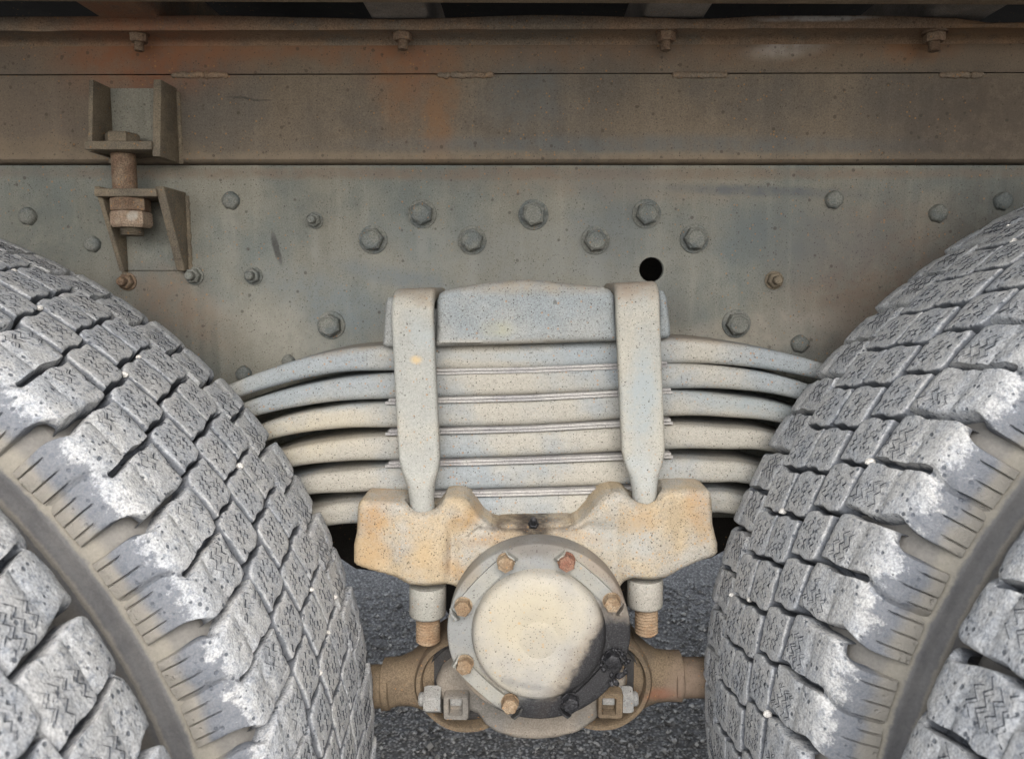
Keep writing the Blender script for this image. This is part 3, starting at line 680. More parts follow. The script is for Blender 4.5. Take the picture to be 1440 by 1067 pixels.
# pebbles wedged between the blocks
def pebble(x, y, z, r, label, grp, sd_):
    rr = random.Random(sd_); bm = bmesh.new(); bmesh.ops.create_icosphere(bm, subdivisions=2, radius=r)
    for q in bm.verts:
        q.co *= 1+0.35*mnoise.noise(q.co*(0.9/r)+Vector((sd_, 0, 0))); q.co.z *= 0.8
    b = MB(); b.add([tuple(q.co+Vector((x, y, z))) for q in bm.verts], [tuple(q.index for q in f.verts) for f in bm.faces]); bm.free()
    tag(b.build('pebble', M['pebble'], ang=30), label, 'pebble', grp)
for (x0, z0, sgn, nm, seeds) in ((XL, ZL, 1, 'left', 10), (XR, ZR, -1, 'right', 40)):
    rr = random.Random(seeds)
    for k in range(12):
        v = rr.choice((-0.0625, -0.0209, 0.0209, 0.0209, 0.0625)); i = rr.randint(2, 15)
        th = i*PITCH*1.0 + SLANT*v/RT
        a = (i if sgn > 0 else 22+i)*PITCH + SLANT*v/RT + (0.0807 if sgn > 0 else 0.1098) + 0.5*PITCH
        r = RT-0.002
        pebble(x0+r*math.cos(a), YI+v, z0+r*math.sin(a), rr.uniform(0.0020, 0.0034), 'small white pebble wedged in the tread grooves of the %s inner tyre' % nm, 'pebbles in the %s tyre tread' % nm, k+seeds)

# ------------------------------------------------------------------ chassis rail
zt = P(720, 232.5, YW)[1]; zb = P(720, 725, YW)[1]
X0, X1 = -1.5, 1.5
rail = empty('chassis_rail', (0, YW, zb), 'grey green steel chassis rail web studded with bolts, behind the leaf spring', 'chassis rail')
hx, hz = P(916, 379, YW); hr = S(17, YW)
b = MB(); ns = 40; V = []; F = []
def rectpt(a):
    c, s_ = math.cos(a), math.sin(a); t = 1e9
    for lim, comp, o_ in ((X1, c, hx), (X0, c, hx), (zt, s_, hz), (zb, s_, hz)):
        if abs(comp) > 1e-9:
            q = (lim-o_)/comp
            if q > 0: t = min(t, q)
    return (hx+c*t, hz+s_*t)
angs = sorted([2*PI*k/ns for k in range(ns)] + [math.atan2(z-hz, x-hx) % (2*PI) for x in (X0, X1) for z in (zt, zb)])
n = len(angs)
for y_, flip in ((YW, 0), (YW+0.008, 1)):
    for a in angs: V.append((hx+hr*math.cos(a), y_, hz+hr*math.sin(a)))
    for a in angs: q = rectpt(a); V.append((q[0], y_, q[1]))
for k in range(n):
    k2 = (k+1) % n
    F += [(k, k2, n+k2, n+k), (2*n+k, 3*n+k, 3*n+k2, 2*n+k2), (k, 2*n+k, 2*n+k2, k2), (n+k, n+k2, 3*n+k2, 3*n+k)]
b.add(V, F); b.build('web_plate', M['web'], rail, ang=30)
b = MB(); b.add(*box(X0, X1, YW+0.009, YW+0.085, zt-0.009, zt-0.001)); b.build('flange', M['black'], rail)
b = MB(); b.add(*box(X0, X1, YW+0.009, YW+0.085, zb, zb+0.008)); b.build('flange', M['web'], rail)
def hexbolt(px, py, r, Y, parent, mat, hgt=0.0135, washer=1.24, name='bolt', ph=0.0, wthk=0.0022):
    o = P3(px, py, Y); R = S(r*1.04, Y)/washer; b = MB()
    b.add(*lathe([(R*washer, 0.002), (R*washer, -wthk+0.0006), (R*washer*0.96, -wthk)], o, (0, 1, 0), 32))
    b.add(*lathe([(R, -wthk+0.0004), (R, -hgt+0.0018), (R*0.93, -hgt+0.0004), (R*0.84, -hgt-0.0002)], o, (0, 1, 0), 6, phase=ph))
    b.add(*lathe([(R*0.78, -hgt+0.0005), (R*0.78, -hgt-0.0016), (R*0.72, -hgt-0.0020), (R*0.62, -hgt-0.0010)], o, (0, 1, 0), 28))
    return b.build(name, mat, parent, origin=o, ang=28)
rr = random.Random(5)
for (px, py, r) in ((594,301,19),(750,302,20),(909,301,19),(525,337,19),(664,338,19),(837,338,19),(976,336,19),(466,457,19),(1035,455,19)):
    hexbolt(px, py, r, YW, rail, M['greybolt'], ph=rr.uniform(0, 1))
def rivet(px, py, r, Y, parent, mat):
    o = P3(px, py, Y); R = S(r, Y); b = MB()
    b.add(*lathe([(R*1.05, 0.001), (R, -0.002), (R*0.93, -0.0048), (R*0.7, -0.0066), (R*0.35, -0.0074)], o, (0, 1, 0), 24, jitter=0.15)); b.build('rivet', mat, parent, origin=o, ang=60)
for (px, py, r) in ((40,304,12),(131,343,11),(325,282,12),(1172,281,12),(1318,300,12),(1409,283,12),(343,525,11),(406,507,9),(1124,483,12)):
    rivet(px, py, r, YW, rail, M['greybolt'])
def stud(px, py, r, Y, parent, mat, axis=(0, -1, 0)):
    o = P3(px, py, Y); R = S(r, Y); b = MB(); A = axis
    b.add(*lathe([(R*1.05, -0.001), (R*1.05, 0.002)], o, A, 24))
    b.add(*lathe([(R*0.9, 0.0015), (R*0.9, 0.008), (R*0.78, 0.0095)], o, A, 6, phase=rr.uniform(0, 1)))
    b.add(*lathe([(R*0.5, 0.009), (R*0.5, 0.0165), (R*0.40, 0.018)], o, A, 16)); b.build('stud_nut', mat, parent, origin=o, ang=30)
for (px, py, r, mm) in ((443,310,11,'greybolt'),(180,396,12,'rustbolt'),(274,388,12,'greybolt'),(357,388,12,'greybolt'),(1088,394,12,'bracket')):
    stud(px, py, r, YW, rail, M[mm])
# far rail
b = MB(); b.add(*box(X0, X1, 2*YM-YW-0.008, 2*YM-YW, zb, zt)); b.add(*box(X0, X1, 2*YM-YW-0.085, 2*YM-YW-0.009, zb, zb+0.008))
tag(b.build('chassis_rail', M['black']), 'dark chassis rail on the far side, glimpsed through the round hole', 'chassis rail')

yh = 1.0; hp = [P(a, c, yh) for a, c in ((455, 640), (455, 770), (500, 800), (600, 812), (640, 880), (700, 930), (815, 930), (870, 880), (905, 806), (1000, 785), (1045, 760), (1045, 640))]
b = MB(); b.add(*prism(hp, yh, yh+0.012, 0.002)); b.add(*box(hp[0][0], hp[-1][0], 0.95, yh+0.02, hp[0][1]-.002, zb-0.001)); tag(b.build('hanger_plate', M['black']), 'shade-black plate hanging under the chassis rail behind the cast saddle', 'plate')  # plate added to darken the gap; its black holds the shade

# ------------------------------------------------------------------ subframe on top of the rail
YS, YU, YL = 0.849, 0.8545, 0.82
sub = empty('subframe_rail', (0, YS, zt), 'rust streaked brown subframe beam lying along the top of the chassis rail', 'subframe')
z105 = P(720, 105, YS)[1]; zlip0 = P(720, 41, YL)[1]
# lower plate with rolled bottom edge: section in y,z swept along x
sec = [(YS, z105), (YS, zt+0.016), (YS-0.0012, zt+0.012), (YS-0.0020, zt+0.008), (YS-0.0018, zt+0.0045), (YS+0.001, zt+0.0018), (YS+0.006, zt+0.0008), (YS+0.03, zt+0.0008), (YS+0.03, z105)]
xs = np.linspace(X0, X1, 81); V = []; F = []; n = len(sec)
for x in xs:
    for (y_, z_) in sec:
        V.append((x, y_+0.0006*mnoise.noise(Vector((x*9, z_*20, 0))), z_+0.0007*mnoise.noise(Vector((x*7, 0, 3)))*(1 if z_ == z105 else 0.3)))
for i in range(80):
    for k in range(n): F.append((i*n+k, i*n+(k+1) % n, i*n+n+(k+1) % n, i*n+n+k))
b = MB(); b.add(V, F); b.build('lower_plate', M['sub'], sub, ang=40)
b = MB(); b.add(*box(X0, X1, YU, YU+0.006, z105+0.0027, zlip0+0.004)); b.build('upper_plate', M['sub'], sub)
# top flange: bent lip with a wavy top edge
tops = [(-1.5, 24), (0, 24), (140, 23), (300, 22), (480, 26), (560, 28), (650, 24), (740, 21), (850, 24), (960, 28), (1020, 23), (1180, 22), (1290, 26), (1340, 34), (1440, 28)]
V = []; F = []; nn_ = 90
for i in range(nn_+1):
    x = X0+(X1-X0)*i/nn_; px = 720+(x+0.0)*FPX/YL
    py = float(np.interp(px, [q[0] for q in tops], [q[1] for q in tops])); ztop = P(px, py, YL)[1]
    w = 0.0012*mnoise.noise(Vector((x*16, 0, 7))); w2 = 0.0012*mnoise.noise(Vector((x*23, 5, 7)))
    loop = [(YL+w, ztop), (YL-0.001+w, ztop-0.001), (YL-0.0012+w, zlip0+0.003+w2), (YL+0.0012, zlip0+w2), (YL+0.004, zlip0+0.0006+w2), (YU-0.006, zlip0+0.0012), (YU-0.001, zlip0-0.003), (YU+0.001, zlip0-0.008), (YU+0.03, zlip0-0.008), (YU+0.03, ztop)]
    for (y_, z_) in loop: V.append((x, y_, z_))
n = 10
for i in range(nn_):
    for k in range(n): F.append((i*n+k, i*n+(k+1) % n, i*n+n+(k+1) % n, i*n+n+k))
b = MB(); b.add(V, F); b.build('top_flange', M['lip'], sub, ang=50)
for (xa, xb) in ((240, 322), (614, 696), (944, 1024), (1320, 1384)):
    V = []; F = []; k_ = 26
    for i in range(k_+1):
        px = xa+(xb-xa)*i/k_; e = max(0.0, math.sin(PI*i/k_))**0.12*0.9+0.1; x, z = P(px, 106+1.8*mnoise.noise(Vector((px*.13, 0, 0))), YS)
        rad = (0.0034+0.0026*mnoise.noise(Vector((px*.35, 2, 0))))*e
        for q in range(8):
            a = 2*PI*q/8; V.append((x, YS-0.0002+rad*0.8*math.sin(a), z+rad*math.cos(a)))
    for i in range(k_):
        for q in range(8): F.append((i*8+q, i*8+(q+1) % 8, i*8+8+(q+1) % 8, i*8+8+q))
    b = MB(); b.add(V, F); b.build('weld_bead', M['lip'], sub, ang=60)
YB = 0.834
for i, (px, py, w) in enumerate(((195, 43, 12), (566, 41, 13), (937, 42, 13), (1314, 43, 14))):
    o = P3(px, py+3, YB); R = S(w, YB); dn = (0.02*(i % 2), -0.03, -1); b = MB()
    b.add(*lathe([(R*1.15, -0.002), (R*1.15, 0.0016)], o, dn, 24))
    b.add(*lathe([(R*0.98, 0.0016), (R*0.98, 0.0085), (R*0.88, 0.010)], o, dn, 6, phase=0.3+i))
    pr = [(R*0.55, 0.009)]
    for k in range(6): pr += [(R*0.55, 0.010+k*0.0016), (R*0.47, 0.0108+k*0.0016)]
    b.add(*lathe(pr, o, dn, 14)); b.build('hanging_nut', M['rustbolt'], sub, origin=o, ang=30)

# ------------------------------------------------------------------ brackets and their bolt
def gusset(xf, thick, ytop, ybot, dtop, dbot, Yb, parent):
    """vertical side plate: front edge depth varies from dtop to dbot; xf = world x of its left face"""
    zt_ = ytop; zb_ = ybot
    v = [(xf, Yb-dbot, zb_), (xf, Yb-dtop, zt_), (xf, Yb, zb_), (xf, Yb, zt_), (xf+thick, Yb-dbot, zb_), (xf+thick, Yb-dtop, zt_), (xf+thick, Yb, zb_), (xf+thick, Yb, zt_)]
    b = MB(); b.add(*hexa(v, 0.0012)); b.build('side_plate', M['bracket'], parent, ang=35)
zA, zB = P(150, 118, .83)[1], P(150, 222, .81)[1]
ub = empty('upper_bracket', P3(180, 200, 0.84), 'upper brown steel bracket with an open top box, welded to the subframe beam', 'bracket', 'paired bolt brackets')
xl = P(129, 160, 0.815)[0]; xr = P(219, 160, 0.815)[0]
gusset(xl, 0.005, zA, P(150, 215, .81)[1], 0.036, 0.047, YS, ub)
gusset(xr, 0.0085, zA, P(220, 222, .81)[1], 0.036, 0.047, YS, ub)
zp = P(170, 205, 0.803)[1]
b = MB(); b.add(*box(xl-0.002, xr+0.001, 0.800, YS, zp-0.0045, zp+0.0045, 0.0018)); b.build('bottom_plate', M['bracket'], ub)
b = MB(); b.add(*box(xl+0.005, xr, YS-0.004, YS, zp, zA-0.001)); b.build('back_plate', M['web'], ub)
for q in range(2):
    V = []; F = []; x_ = (xr+0.0085 if q else xl); 
    for i in range(21):
        z = zA-0.004+(zB-zA)*i/20*0.95; rad = 0.0035+0.0014*mnoise.noise(Vector((0, q, z*260)))
        for k in range(8): a = 2*PI*k/8; V.append((x_+rad*math.cos(a), YS+rad*0.8*math.sin(a), z))
    for i in range(20):
        for k in range(8): F.append((i*8+k, i*8+(k+1) % 8, i*8+8+(k+1) % 8, i*8+8+k))
    b = MB(); b.add(V, F); b.build('weld_bead', M['bracket'], ub, ang=60)
lb = empty('lower_bracket', P3(200, 320, 0.85), 'lower brown steel bracket tapering down, bolted under the upper one', 'bracket', 'paired bolt brackets')
zC, zD = P(150, 262, .808)[1], P(180, 381, .85)[1]
xl2 = P(133, 270, 0.808)[0]; xr2 = P(218, 262, 0.808)[0]
gusset(xl2, 0.0055, zC, zD, 0.053, 0.012, YW, lb)
gusset(xr2, 0.0095, zC, zD, 0.053, 0.012, YW, lb)
zq = P(180, 271, 0.808)[1]
b = MB(); b.add(*box(xl2, xr2+0.002, 0.806, YW, zq-0.0042, zq+0.0042, 0.0018)); b.build('top_plate', M['bracket'], lb)
b = MB(); b.add(*box(xl2+0.0055, xr2, YW-0.003, YW, zD+0.001, zq-0.0042)); b.build('back_plate', M['web'], lb)
for q in range(2):
    V = []; F = []; x_ = (xr2+0.0095 if q else xl2)
    for i in range(21):
        z = zC-0.004+(zD-zC)*i/20; rad = 0.0035+0.0018*mnoise.noise(Vector((4, q, z*260)))
        for k in range(8): a = 2*PI*k/8; V.append((x_+rad*math.cos(a), YW+rad*0.8*math.sin(a), z))
    for i in range(20):
        for k in range(8): F.append((i*8+k, i*8+(k+1) % 8, i*8+8+(k+1) % 8, i*8+8+k))
    b = MB(); b.add(V, F); b.build('weld_bead', M['bracket'], lb, ang=60)
YBB = 0.824
cxh = P(174, 230, YBB)[0]
bb = empty('bracket_bolt', (cxh, YBB, zq), 'long rusty bolt with double nut joining the upper and lower brackets', 'bolt')
o = Vector((cxh, YBB, zp+0.0046)); b = MB(); b.add(*lathe([(0.0175, 0), (0.0175, 0.0095), (0.0155, 0.0115)], o, (0, 0, 1), 6, phase=0.15)); b.build('bolt_head', M['bracket'], bb, origin=o, ang=30)
b = MB(); b.add(*lathe([(0.0122, 0), (0.0122, zp-zq-0.0092)], (cxh, YBB, zq+0.0044), (0, 0, 1), 28)); b.build('shank', M['rustbolt'], bb)
o = Vector((cxh+0.005, YBB, zq-0.0044)); b = MB(); b.add(*lathe([(0.0190, 0), (0.0200, 0.002), (0.0200, 0.0125), (0.0185, 0.0135)], o, (0, 0, -1), 6, phase=0.4)); b.build('nut', M['rustbolt'], bb, origin=o, ang=30)
o2 = o-Vector((0, 0, 0.0137)); M['paintnut'] = dusty('rust_nut_with_white_paint', (0.24, 0.17, 0.12), (0.30, 0.23, 0.17), speck=0.2, rust=0.8, grain=0.18, patch=50, warp=0.006, stains=[(st(188, 304, 6, 8, .81, 20, .4), (0.42, 0.40, 0.35), 0.9)])
b = MB(); b.add(*lathe([(0.0188, 0), (0.0205, 0.002), (0.0205, 0.0135), (0.018, 0.0165)], o2, (0, 0, -1), 6, phase=0.55)); b.build('nut', M['paintnut'], bb, origin=o2, ang=30, label='lower nut with a splash of pale paint')
pr = [(0.0105, 0)]
for k in range(5): pr += [(0.0120, 0.001+k*0.0018), (0.0105, 0.0019+k*0.0018)]
b = MB(); b.add(*lathe(pr, o2-Vector((0, 0, 0.0160)), (0, 0, -1), 24)); b.build('thread_end', M['bracket'], bb)

# ------------------------------------------------------------------ cargo bed above
zbm = P(553, 26, YL)[1]
for px0, px1, lab in ((100, 192, 'rusty box crossmember at the top left, crossing above the upper bracket'), (505, 594, 'pale box crossmember with an open end above the left U-bolt'),
                 (916, 1010, 'pale box crossmember with an open end above the right U-bolt'), (1345, 1440, 'pale box crossmember at the top right corner')):
    YE = 0.772; a = P(px0, 5, YE)[0]; c = P(px1, 5, YE)[0]; zz = zbm+0.001; h_ = 0.06; t_ = 0.0045
    cm = empty('crossmember', ((a+c)/2, YE, zz), lab, 'crossmember', 'crossmembers under the cargo bed')
    b = MB(); sec = rrect(c-a, h_, 0.006, 4); sec2 = rrect(c-a-2*t_, h_-2*t_, 0.003, 4); V = []
    for y_ in (YE, 1.75):
        V += [((a+c)/2+q[0], y_, zz+h_/2+q[1]) for q in sec]; V += [((a+c)/2+q[0], y_, zz+h_/2+q[1]) for q in sec2]
    n = len(sec); F = []
    for k in range(n):
        k2 = (k+1) % n; F += [(k, k2, 2*n+k2, 2*n+k), (n+k, 3*n+k, 3*n+k2, n+k2), (k, n+k, n+k2, k2), (2*n+k, 2*n+k2, 3*n+k2, 3*n+k)]
    b.add(V, F); b.build('box_beam', M['member'] if px0 > 200 else M['lip'], cm, ang=40)
sx0, sz0 = P(0, 3, 0.765); sx1, sz1 = P(1440, 8, 0.765); sl = (sz1-sz0)/(sx1-sx0)
b = MB(); z = lambda x: sz0+(x-sx0)*sl
b.add(*hexa([(X0, .745, z(X0)), (X0, .745, z(X0)+.05), (X0, .765, z(X0)), (X0, .765, z(X0)+.05), (X1, .745, z(X1)), (X1, .745, z(X1)+.05), (X1, .765, z(X1)), (X1, .765, z(X1)+.05)], 0.002))
tag(b.build('bed_rail', M['rail']), 'thin brown rail running along the very top edge in front of the crossmembers', 'rail')
b = MB(); b.add(*box(X0-0.6, X1+0.6, 0.06, 2.48, zbm+0.10, zbm+0.115)); tag(b.build('cargo_bed_floor', M['black']), 'black underside of the cargo bed floor above the crossmembers', 'truck bed')

# ------------------------------------------------------------------ leaf spring
YF, YK = 0.735, 0.815; YMID = (YF+YK)/2
def LP(px, py): x, z = P(px, py, YF); return (x, z)
leafs = [  # centre line (px,py) at the front face, extrapolated past the tyres
    [(60, 690), (200, 607), (330, 549), (450, 513), (550, 504), (745, 502), (935, 494), (1040, 500), (1150, 521), (1300, 570), (1440, 640)],
    [(120, 690), (240, 618), (350, 576), (450, 553), (550, 544), (745, 538), (935, 530), (1040, 534), (1130, 551), (1270, 600), (1400, 665)],
    [(160, 720), (270, 650), (380, 606), (470, 589), (550, 585), (745, 581), (935, 569), (1030, 573), (1110, 585), (1250, 630), (1370, 700)],
    [(200, 740), (300, 680), (400, 647), (480, 635), (555, 631), (745, 625), (935, 616), (1020, 618), (1090, 624), (1220, 664), (1330, 730)],
    [(230, 760), (330, 710), (425, 685), (490, 679), (560, 675), (745, 670), (935, 664), (1000, 665), (1060, 669), (1180, 704), (1290, 760)],
    [(270, 785), (370, 748), (460, 727), (510, 722), (565, 719), (745, 715), (935, 709), (990, 709), (1030, 710), (1140, 736), (1240, 790)]]
spr = empty('leaf_spring', P3(745, 610, YMID), 'dusty six-leaf steel spring pack clamped by two U-bolts between the tyres', 'leaf spring')
for li, L in enumerate(leafs):
    pts = [LP(*q) for q in L]; cur = catmull([(a, c, 0) for a, c in pts], 8)
    xm = P(745, 600, YF)[0]; pp = []; sd_ = []; up = []; secs = []
    for i, q in enumerate(cur):
        a = cur[max(0, i-1)]; c = cur[min(len(cur)-1, i+1)]; t = Vector((c[0]-a[0], 0, c[1]-a[1])).normalized(); nrm = Vector((-t.z, 0, t.x))
        d = max(0, abs(q[0]-xm)-0.13); th = max(0.012, 0.0256-d*0.066)
        pp.append((q[0], YMID, q[1])); sd_.append((0, 1, 0)); up.append(nrm); secs.append(rrect(YK-YF, th, th*0.34, 8))
    b = MB(); b.add(*sweep(pp, sd_, up, secs)); b.build('leaf', M['spring'], spr, ang=70)
for li in range(5):
    for e in range(2):
        # two thin steel liners between neighbouring leaves
        V = []; F = []; n = 16
        for i in range(n+1):
            px = (547-e*5)+(943-547+e*8)*i/n if li else 556+(938-556)*i/n
            ya = np.interp(px, [550, 745, 935], [leafs[li][4][1], leafs[li][5][1], leafs[li][6][1]]); yb = np.interp(px, [550, 745, 935], [leafs[li+1][4][1], leafs[li+1][5][1], leafs[li+1][6][1]])
            py = (ya+yb)/2 + (-2.2+4.4*e) + 0.4*mnoise.noise(Vector((px*.02, li, e*3))); x, z = LP(px, py); t_ = 0.00115
            yf_ = YF-0.0016+0.0012*e
            V += [(x, yf_, z-t_), (x, yf_, z+t_), (x, YK-0.001, z+t_), (x, YK-0.001, z-t_)]
        for i in range(n):
            for k in range(4): F.append((i*4+k, i*4+(k+1) % 4, i*4+4+(k+1) % 4, i*4+4+k))
        F += [(0, 1, 2, 3), (n*4, n*4+3, n*4+2, n*4+1)]
        b = MB(); b.add(V, F); b.build('liner_strip', M['liner'], spr)

# ------------------------------------------------------------------ clamp plate
YPF = 0.716
cpz = empty('clamp_plate', P3(740, 440, YPF), 'speckled grey humped clamp plate on top of the leaf spring between the U-bolts', 'clamp plate')
def PP(L, Y): return [P(a, c, Y) for a, c in L]
top = [(611, 488), (612, 470), (613, 425), (617, 413), (626, 408), (645, 404), (663, 401), (700, 395.5), (736, 393), (765, 394.5), (790, 398), (820, 400.5), (845, 402.5), (858, 407), (865, 416), (867.5, 430), (871, 480)]
def hfp(x, z, d):
    zl_ = P(740, 477, YPF)[1]; return -0.0028*smooth1((zl_-z)/0.003)
V, F = relief(PP(top, YPF), YPF, 0.0075, 0.098, 0.003, hfp); b = MB(); b.add(V, F); b.build('hump', M['plate'], cpz, ang=60)
for L in ([(537, 484), (538, 470), (541, 425), (545, 418), (560, 417), (560, 489), (545, 489), (538, 486)], [(925, 407), (934, 409), (939, 418), (944, 462), (944, 472), (940, 476), (925, 477)]):
    V, F = relief(PP(L, YPF+.006), YPF+.006, 0.006, 0.085, 0.002); b = MB(); b.add(V, F); b.build('ear', M['plate'], cpz, ang=60)
# saddle floor under the bolts
b = MB(); zc0 = P(580, 440, .74)[1]
xa, za = P(556, 489, .735); xb, zb_ = P(930, 478, .735)
b.add(*hexa([(xa, .732, za), (xa, .732, za+.036), (xa, .812, za), (xa, .812, za+.036), (xb, .732, zb_), (xb, .732, zb_+.036), (xb, .812, zb_), (xb, .812, zb_+.036)], 0.002)); b.build('base', M['plate'], cpz)

# ------------------------------------------------------------------ U-bolts
def ubolt(top, bot, wtop, label, lean):
    (tx, ty), (bx, by) = top, bot; Yc = 0.709
    T = P3(tx, ty, Yc)-Vector((0, 0, 0.0065)); B = P3(bx, by, Yc); dn = (B-T).normalized()
    t = empty('u_bolt', T, label, 'U-bolt', 'U-bolts clamping the spring')
    pts = []; ups = []; secs = []
    L = (B-T).length; wt = S(wtop, .70); rr_ = 0.0118; th = 0.014
    zt_ = T+Vector((0, 0, -0.016)); x_ = Vector((1, 0, 0)); ext = B+dn*0.02
    # front leg from the bottom up
    stops = [(ext, 1.0)]
    for k in range(15):
        f = k/14; stops.append((B.lerp(T-Vector((0, 0, 0.021)), f), 1-f))
    side = Vector((dn.z*-1, 0, dn.x)).normalized()
    if side.x < 0: side = -side
    for p, f in stops:
        k = smooth1((f-0.72)/0.20)                                 # 0 flat strap, 1 round bar
        w = wt*(1+0.03*smooth1((1-f)*3-0.5)*0)*(1-k)+2*rr_*k; h_ = th*(1-k)+2*rr_*k; r = 0.0045*(1-k)+rr_*k
        pts.append(p); ups.append(Vector((0, -1, 0))); secs.append(rrect(w, h_, r, 7))
    R2 = 0.021; yb_ = 0.838; c1 = T+Vector((0, R2, -R2)); c2 = Vector((T.x, yb_-R2, T.z-R2))
    for k in range(1, 7):
        a = PI/2*k/6; pts.append(c1+Vector((0, -R2*math.cos(a), R2*math.sin(a)))); ups.append(Vector((0, -math.cos(a), math.sin(a)))); secs.append(rrect(wt, th, 0.0045, 7))
    for k in range(0, 7):
        a = PI/2*k/6; pts.append(c2+Vector((0, R2*math.sin(a), R2*math.cos(a)))); ups.append(Vector((0, math.sin(a), math.cos(a)))); secs.append(rrect(wt, th, 0.0045, 7))
    for p, f in reversed(stops[:-1]):
        k = smooth1((f-0.72)/0.20); w = wt*(1-k)+2*rr_*k; h_ = th*(1-k)+2*rr_*k; r = 0.0045*(1-k)+rr_*k
        pts.append(Vector((p.x, yb_, p.z))); ups.append(Vector((0, 1, 0))); secs.append(rrect(w, h_, r, 7))
    b = MB(); b.add(*sweep(pts, [side]*len(pts), ups, secs)); b.build('bar', M['ubolt'], t, ang=50)
    return t, dn
uL, dL = ubolt((580, 406), (594, 716), 60, 'left U-bolt, pale and cream all the way down, clamping the leaf spring', 0)
uR, dR = ubolt((897, 397), (907, 706), 62, 'right U-bolt, bluish grey in its middle, clamping the leaf spring', 0)
for t, (nx0, nx1, ny0, ny1), (tx0, tx1, ty1) in ((uL, (574.5, 628.5, 822, 865), (584, 620, 901)), (uR, (881, 933, 812, 852), (892, 926, 889))):
    Yc = 0.709; a = P3((nx0+nx1)/2, ny0, Yc); c = P3((nx0+nx1)/2, ny1, Yc); R = S((nx1-nx0)/2, Yc); L = (a-c).length
    b = MB(); b.add(*lathe([(R*0.98, 0), (R, 0.003), (R, L-0.003), (R*0.94, L-0.0008), (R*0.8, L)], a, (c-a), 36, jitter=0.02)); b.build('nut', M['nut'], t, origin=a, ang=50)
    c2 = P3((tx0+tx1)/2, ny1-2, Yc); e = P3((tx0+tx1)/2, ty1, Yc); L = (e-c2).length; R = S((tx1-tx0)/2, Yc); pr = [(R*.9, 0)]; nth = 9
    for k in range(nth): z0_ = L*k/nth; pr += [(R*0.80, z0_+0.0001), (R*0.98, z0_+L/nth*0.36), (R, z0_+L/nth*0.60), (R*0.80, z0_+L/nth*0.90)]
    pr.append((R*0.8, L+0.001))
    b = MB(); b.add(*lathe(pr, c2, (e-c2), 32)); b.build('threaded_end', M['thread'], t, origin=c2, ang=35)

# ------------------------------------------------------------------ saddle casting
YSD = 0.687
sadd = empty('spring_saddle', P3(757, 790, YSD), 'cream and rust cast saddle with two ears holding the U-bolt ends', 'spring saddle')
out_ = [(500.5, 718), (502, 710), (508, 705), (530, 706.5), (556, 709), (570, 712), (575, 717), (583, 721), (600, 722), (613, 719), (620, 710), (624, 703), (637, 701), (650, 703), (660, 711), (668, 723), (677, 734), (689, 743), (706, 748),
        (730, 749), (775, 748), (800, 746), (815, 739), (829, 724), (840, 709), (852, 699), (866, 695), (880, 697), (888, 704), (897, 709), (912, 710), (924, 706), (930, 697), (940, 692), (970, 690), (993, 691), (1001, 695), (1003.5, 705), (1005, 740), (1009, 758), (1012, 768), (1012, 781), (1004, 787),
        (980, 795), (960, 804), (948, 811), (936, 817), (915, 819), (890, 817), (879, 821), (860, 850), (800, 880), (720, 880), (655, 850), (640, 829), (627, 825), (600, 828), (574, 826), (556, 816), (540, 811), (520, 806), (500, 799), (495, 794), (495, 770), (499, 752)]
def G(x, z, px, py, rx, ry):
    cx_, cz_ = P(px, py, YSD); return math.exp(-((x-cx_)/S(rx, YSD))**2-((z-cz_)/S(ry, YSD))**2)
def hfs(x, z, d):
    h = 0
    h -= 0.007*G(x, z, 594, 790, 40, 80)+0.007*G(x, z, 906, 780, 40, 80)          # bosses around the bolts
    h += 0.006*G(x, z, 634, 790, 10, 60)+0.004*G(x, z, 866, 780, 10, 60)            # valleys beside them
    h -= 0.003*G(x, z, 650, 725, 16, 30)+0.003*G(x, z, 846, 725, 16, 30)
    h += 0.003*G(x, z, 545, 760, 12, 50)+0.003*G(x, z, 958, 750, 12, 50)
    h += 0.012*G(x, z, 757, 745, 90, 16)
    h += 0.0015*mnoise.noise(Vector((x*40, z*40, 0)))
    return h
V, F = relief(PP(out_, YSD), YSD+0.002, 0.0068, 0.10, 0.0022, hfs); b = MB(); b.add(V, F); sobj = b.build('casting', M['saddle'], sadd, ang=60)
# bore the pockets where the U-bolt legs enter
for (ax_, ay_, bx_, by_) in ((592, 690, 596, 735), (906.5, 680, 908, 724)):
    a = P3(ax_, ay_, 0.709); c = P3(bx_, by_, 0.709); cb = MB(); cb.add(*lathe([(0.0160, 0), (0.0160, (c-a).length)], a, (c-a), 32)); co = cb.build('bore', M['saddle'])
    bpy.context.view_layer.update(); md = sobj.modifiers.new('bore', 'BOOLEAN'); md.operation = 'DIFFERENCE'; md.object = co; md.solver = 'EXACT'
    dg = bpy.context.evaluated_depsgraph_get(); me = bpy.data.meshes.new_from_object(sobj.evaluated_get(dg)); sobj.modifiers.clear()
    if len(me.polygons) > 2000: sobj.data = me
    bpy.data.objects.remove(co)
sobj.data.set_sharp_from_angle(angle=math.radians(60))
# collars where bolts enter: shallow washers at the ear tops
o = P3(750, 737, 0.70); b = MB()
b.add(*lathe([(0.005, -0.006), (0.005, 0.003), (0.0042, 0.004)], o, (0, -0.75, 0.6), 6)); b.add(*lathe([(0.003, 0.003), (0.003, 0.008), (0.0022, 0.009), (0.0032, 0.011), (0.002, 0.013)], o, (0, -0.75, 0.6), 14)); b.build('grease_nipple', M['oil'], sadd, origin=o, ang=30)
# oily neck ledge above the cap
b = MB(); b.add(*relief(PP([(690, 742), (706, 738), (757, 737), (800, 736), (815, 739), (815, 752), (690, 752)], .70), .70, 0.003, 0.05, 0.002)); b.build('neck_ledge', M['saddle'], sadd, ang=60)

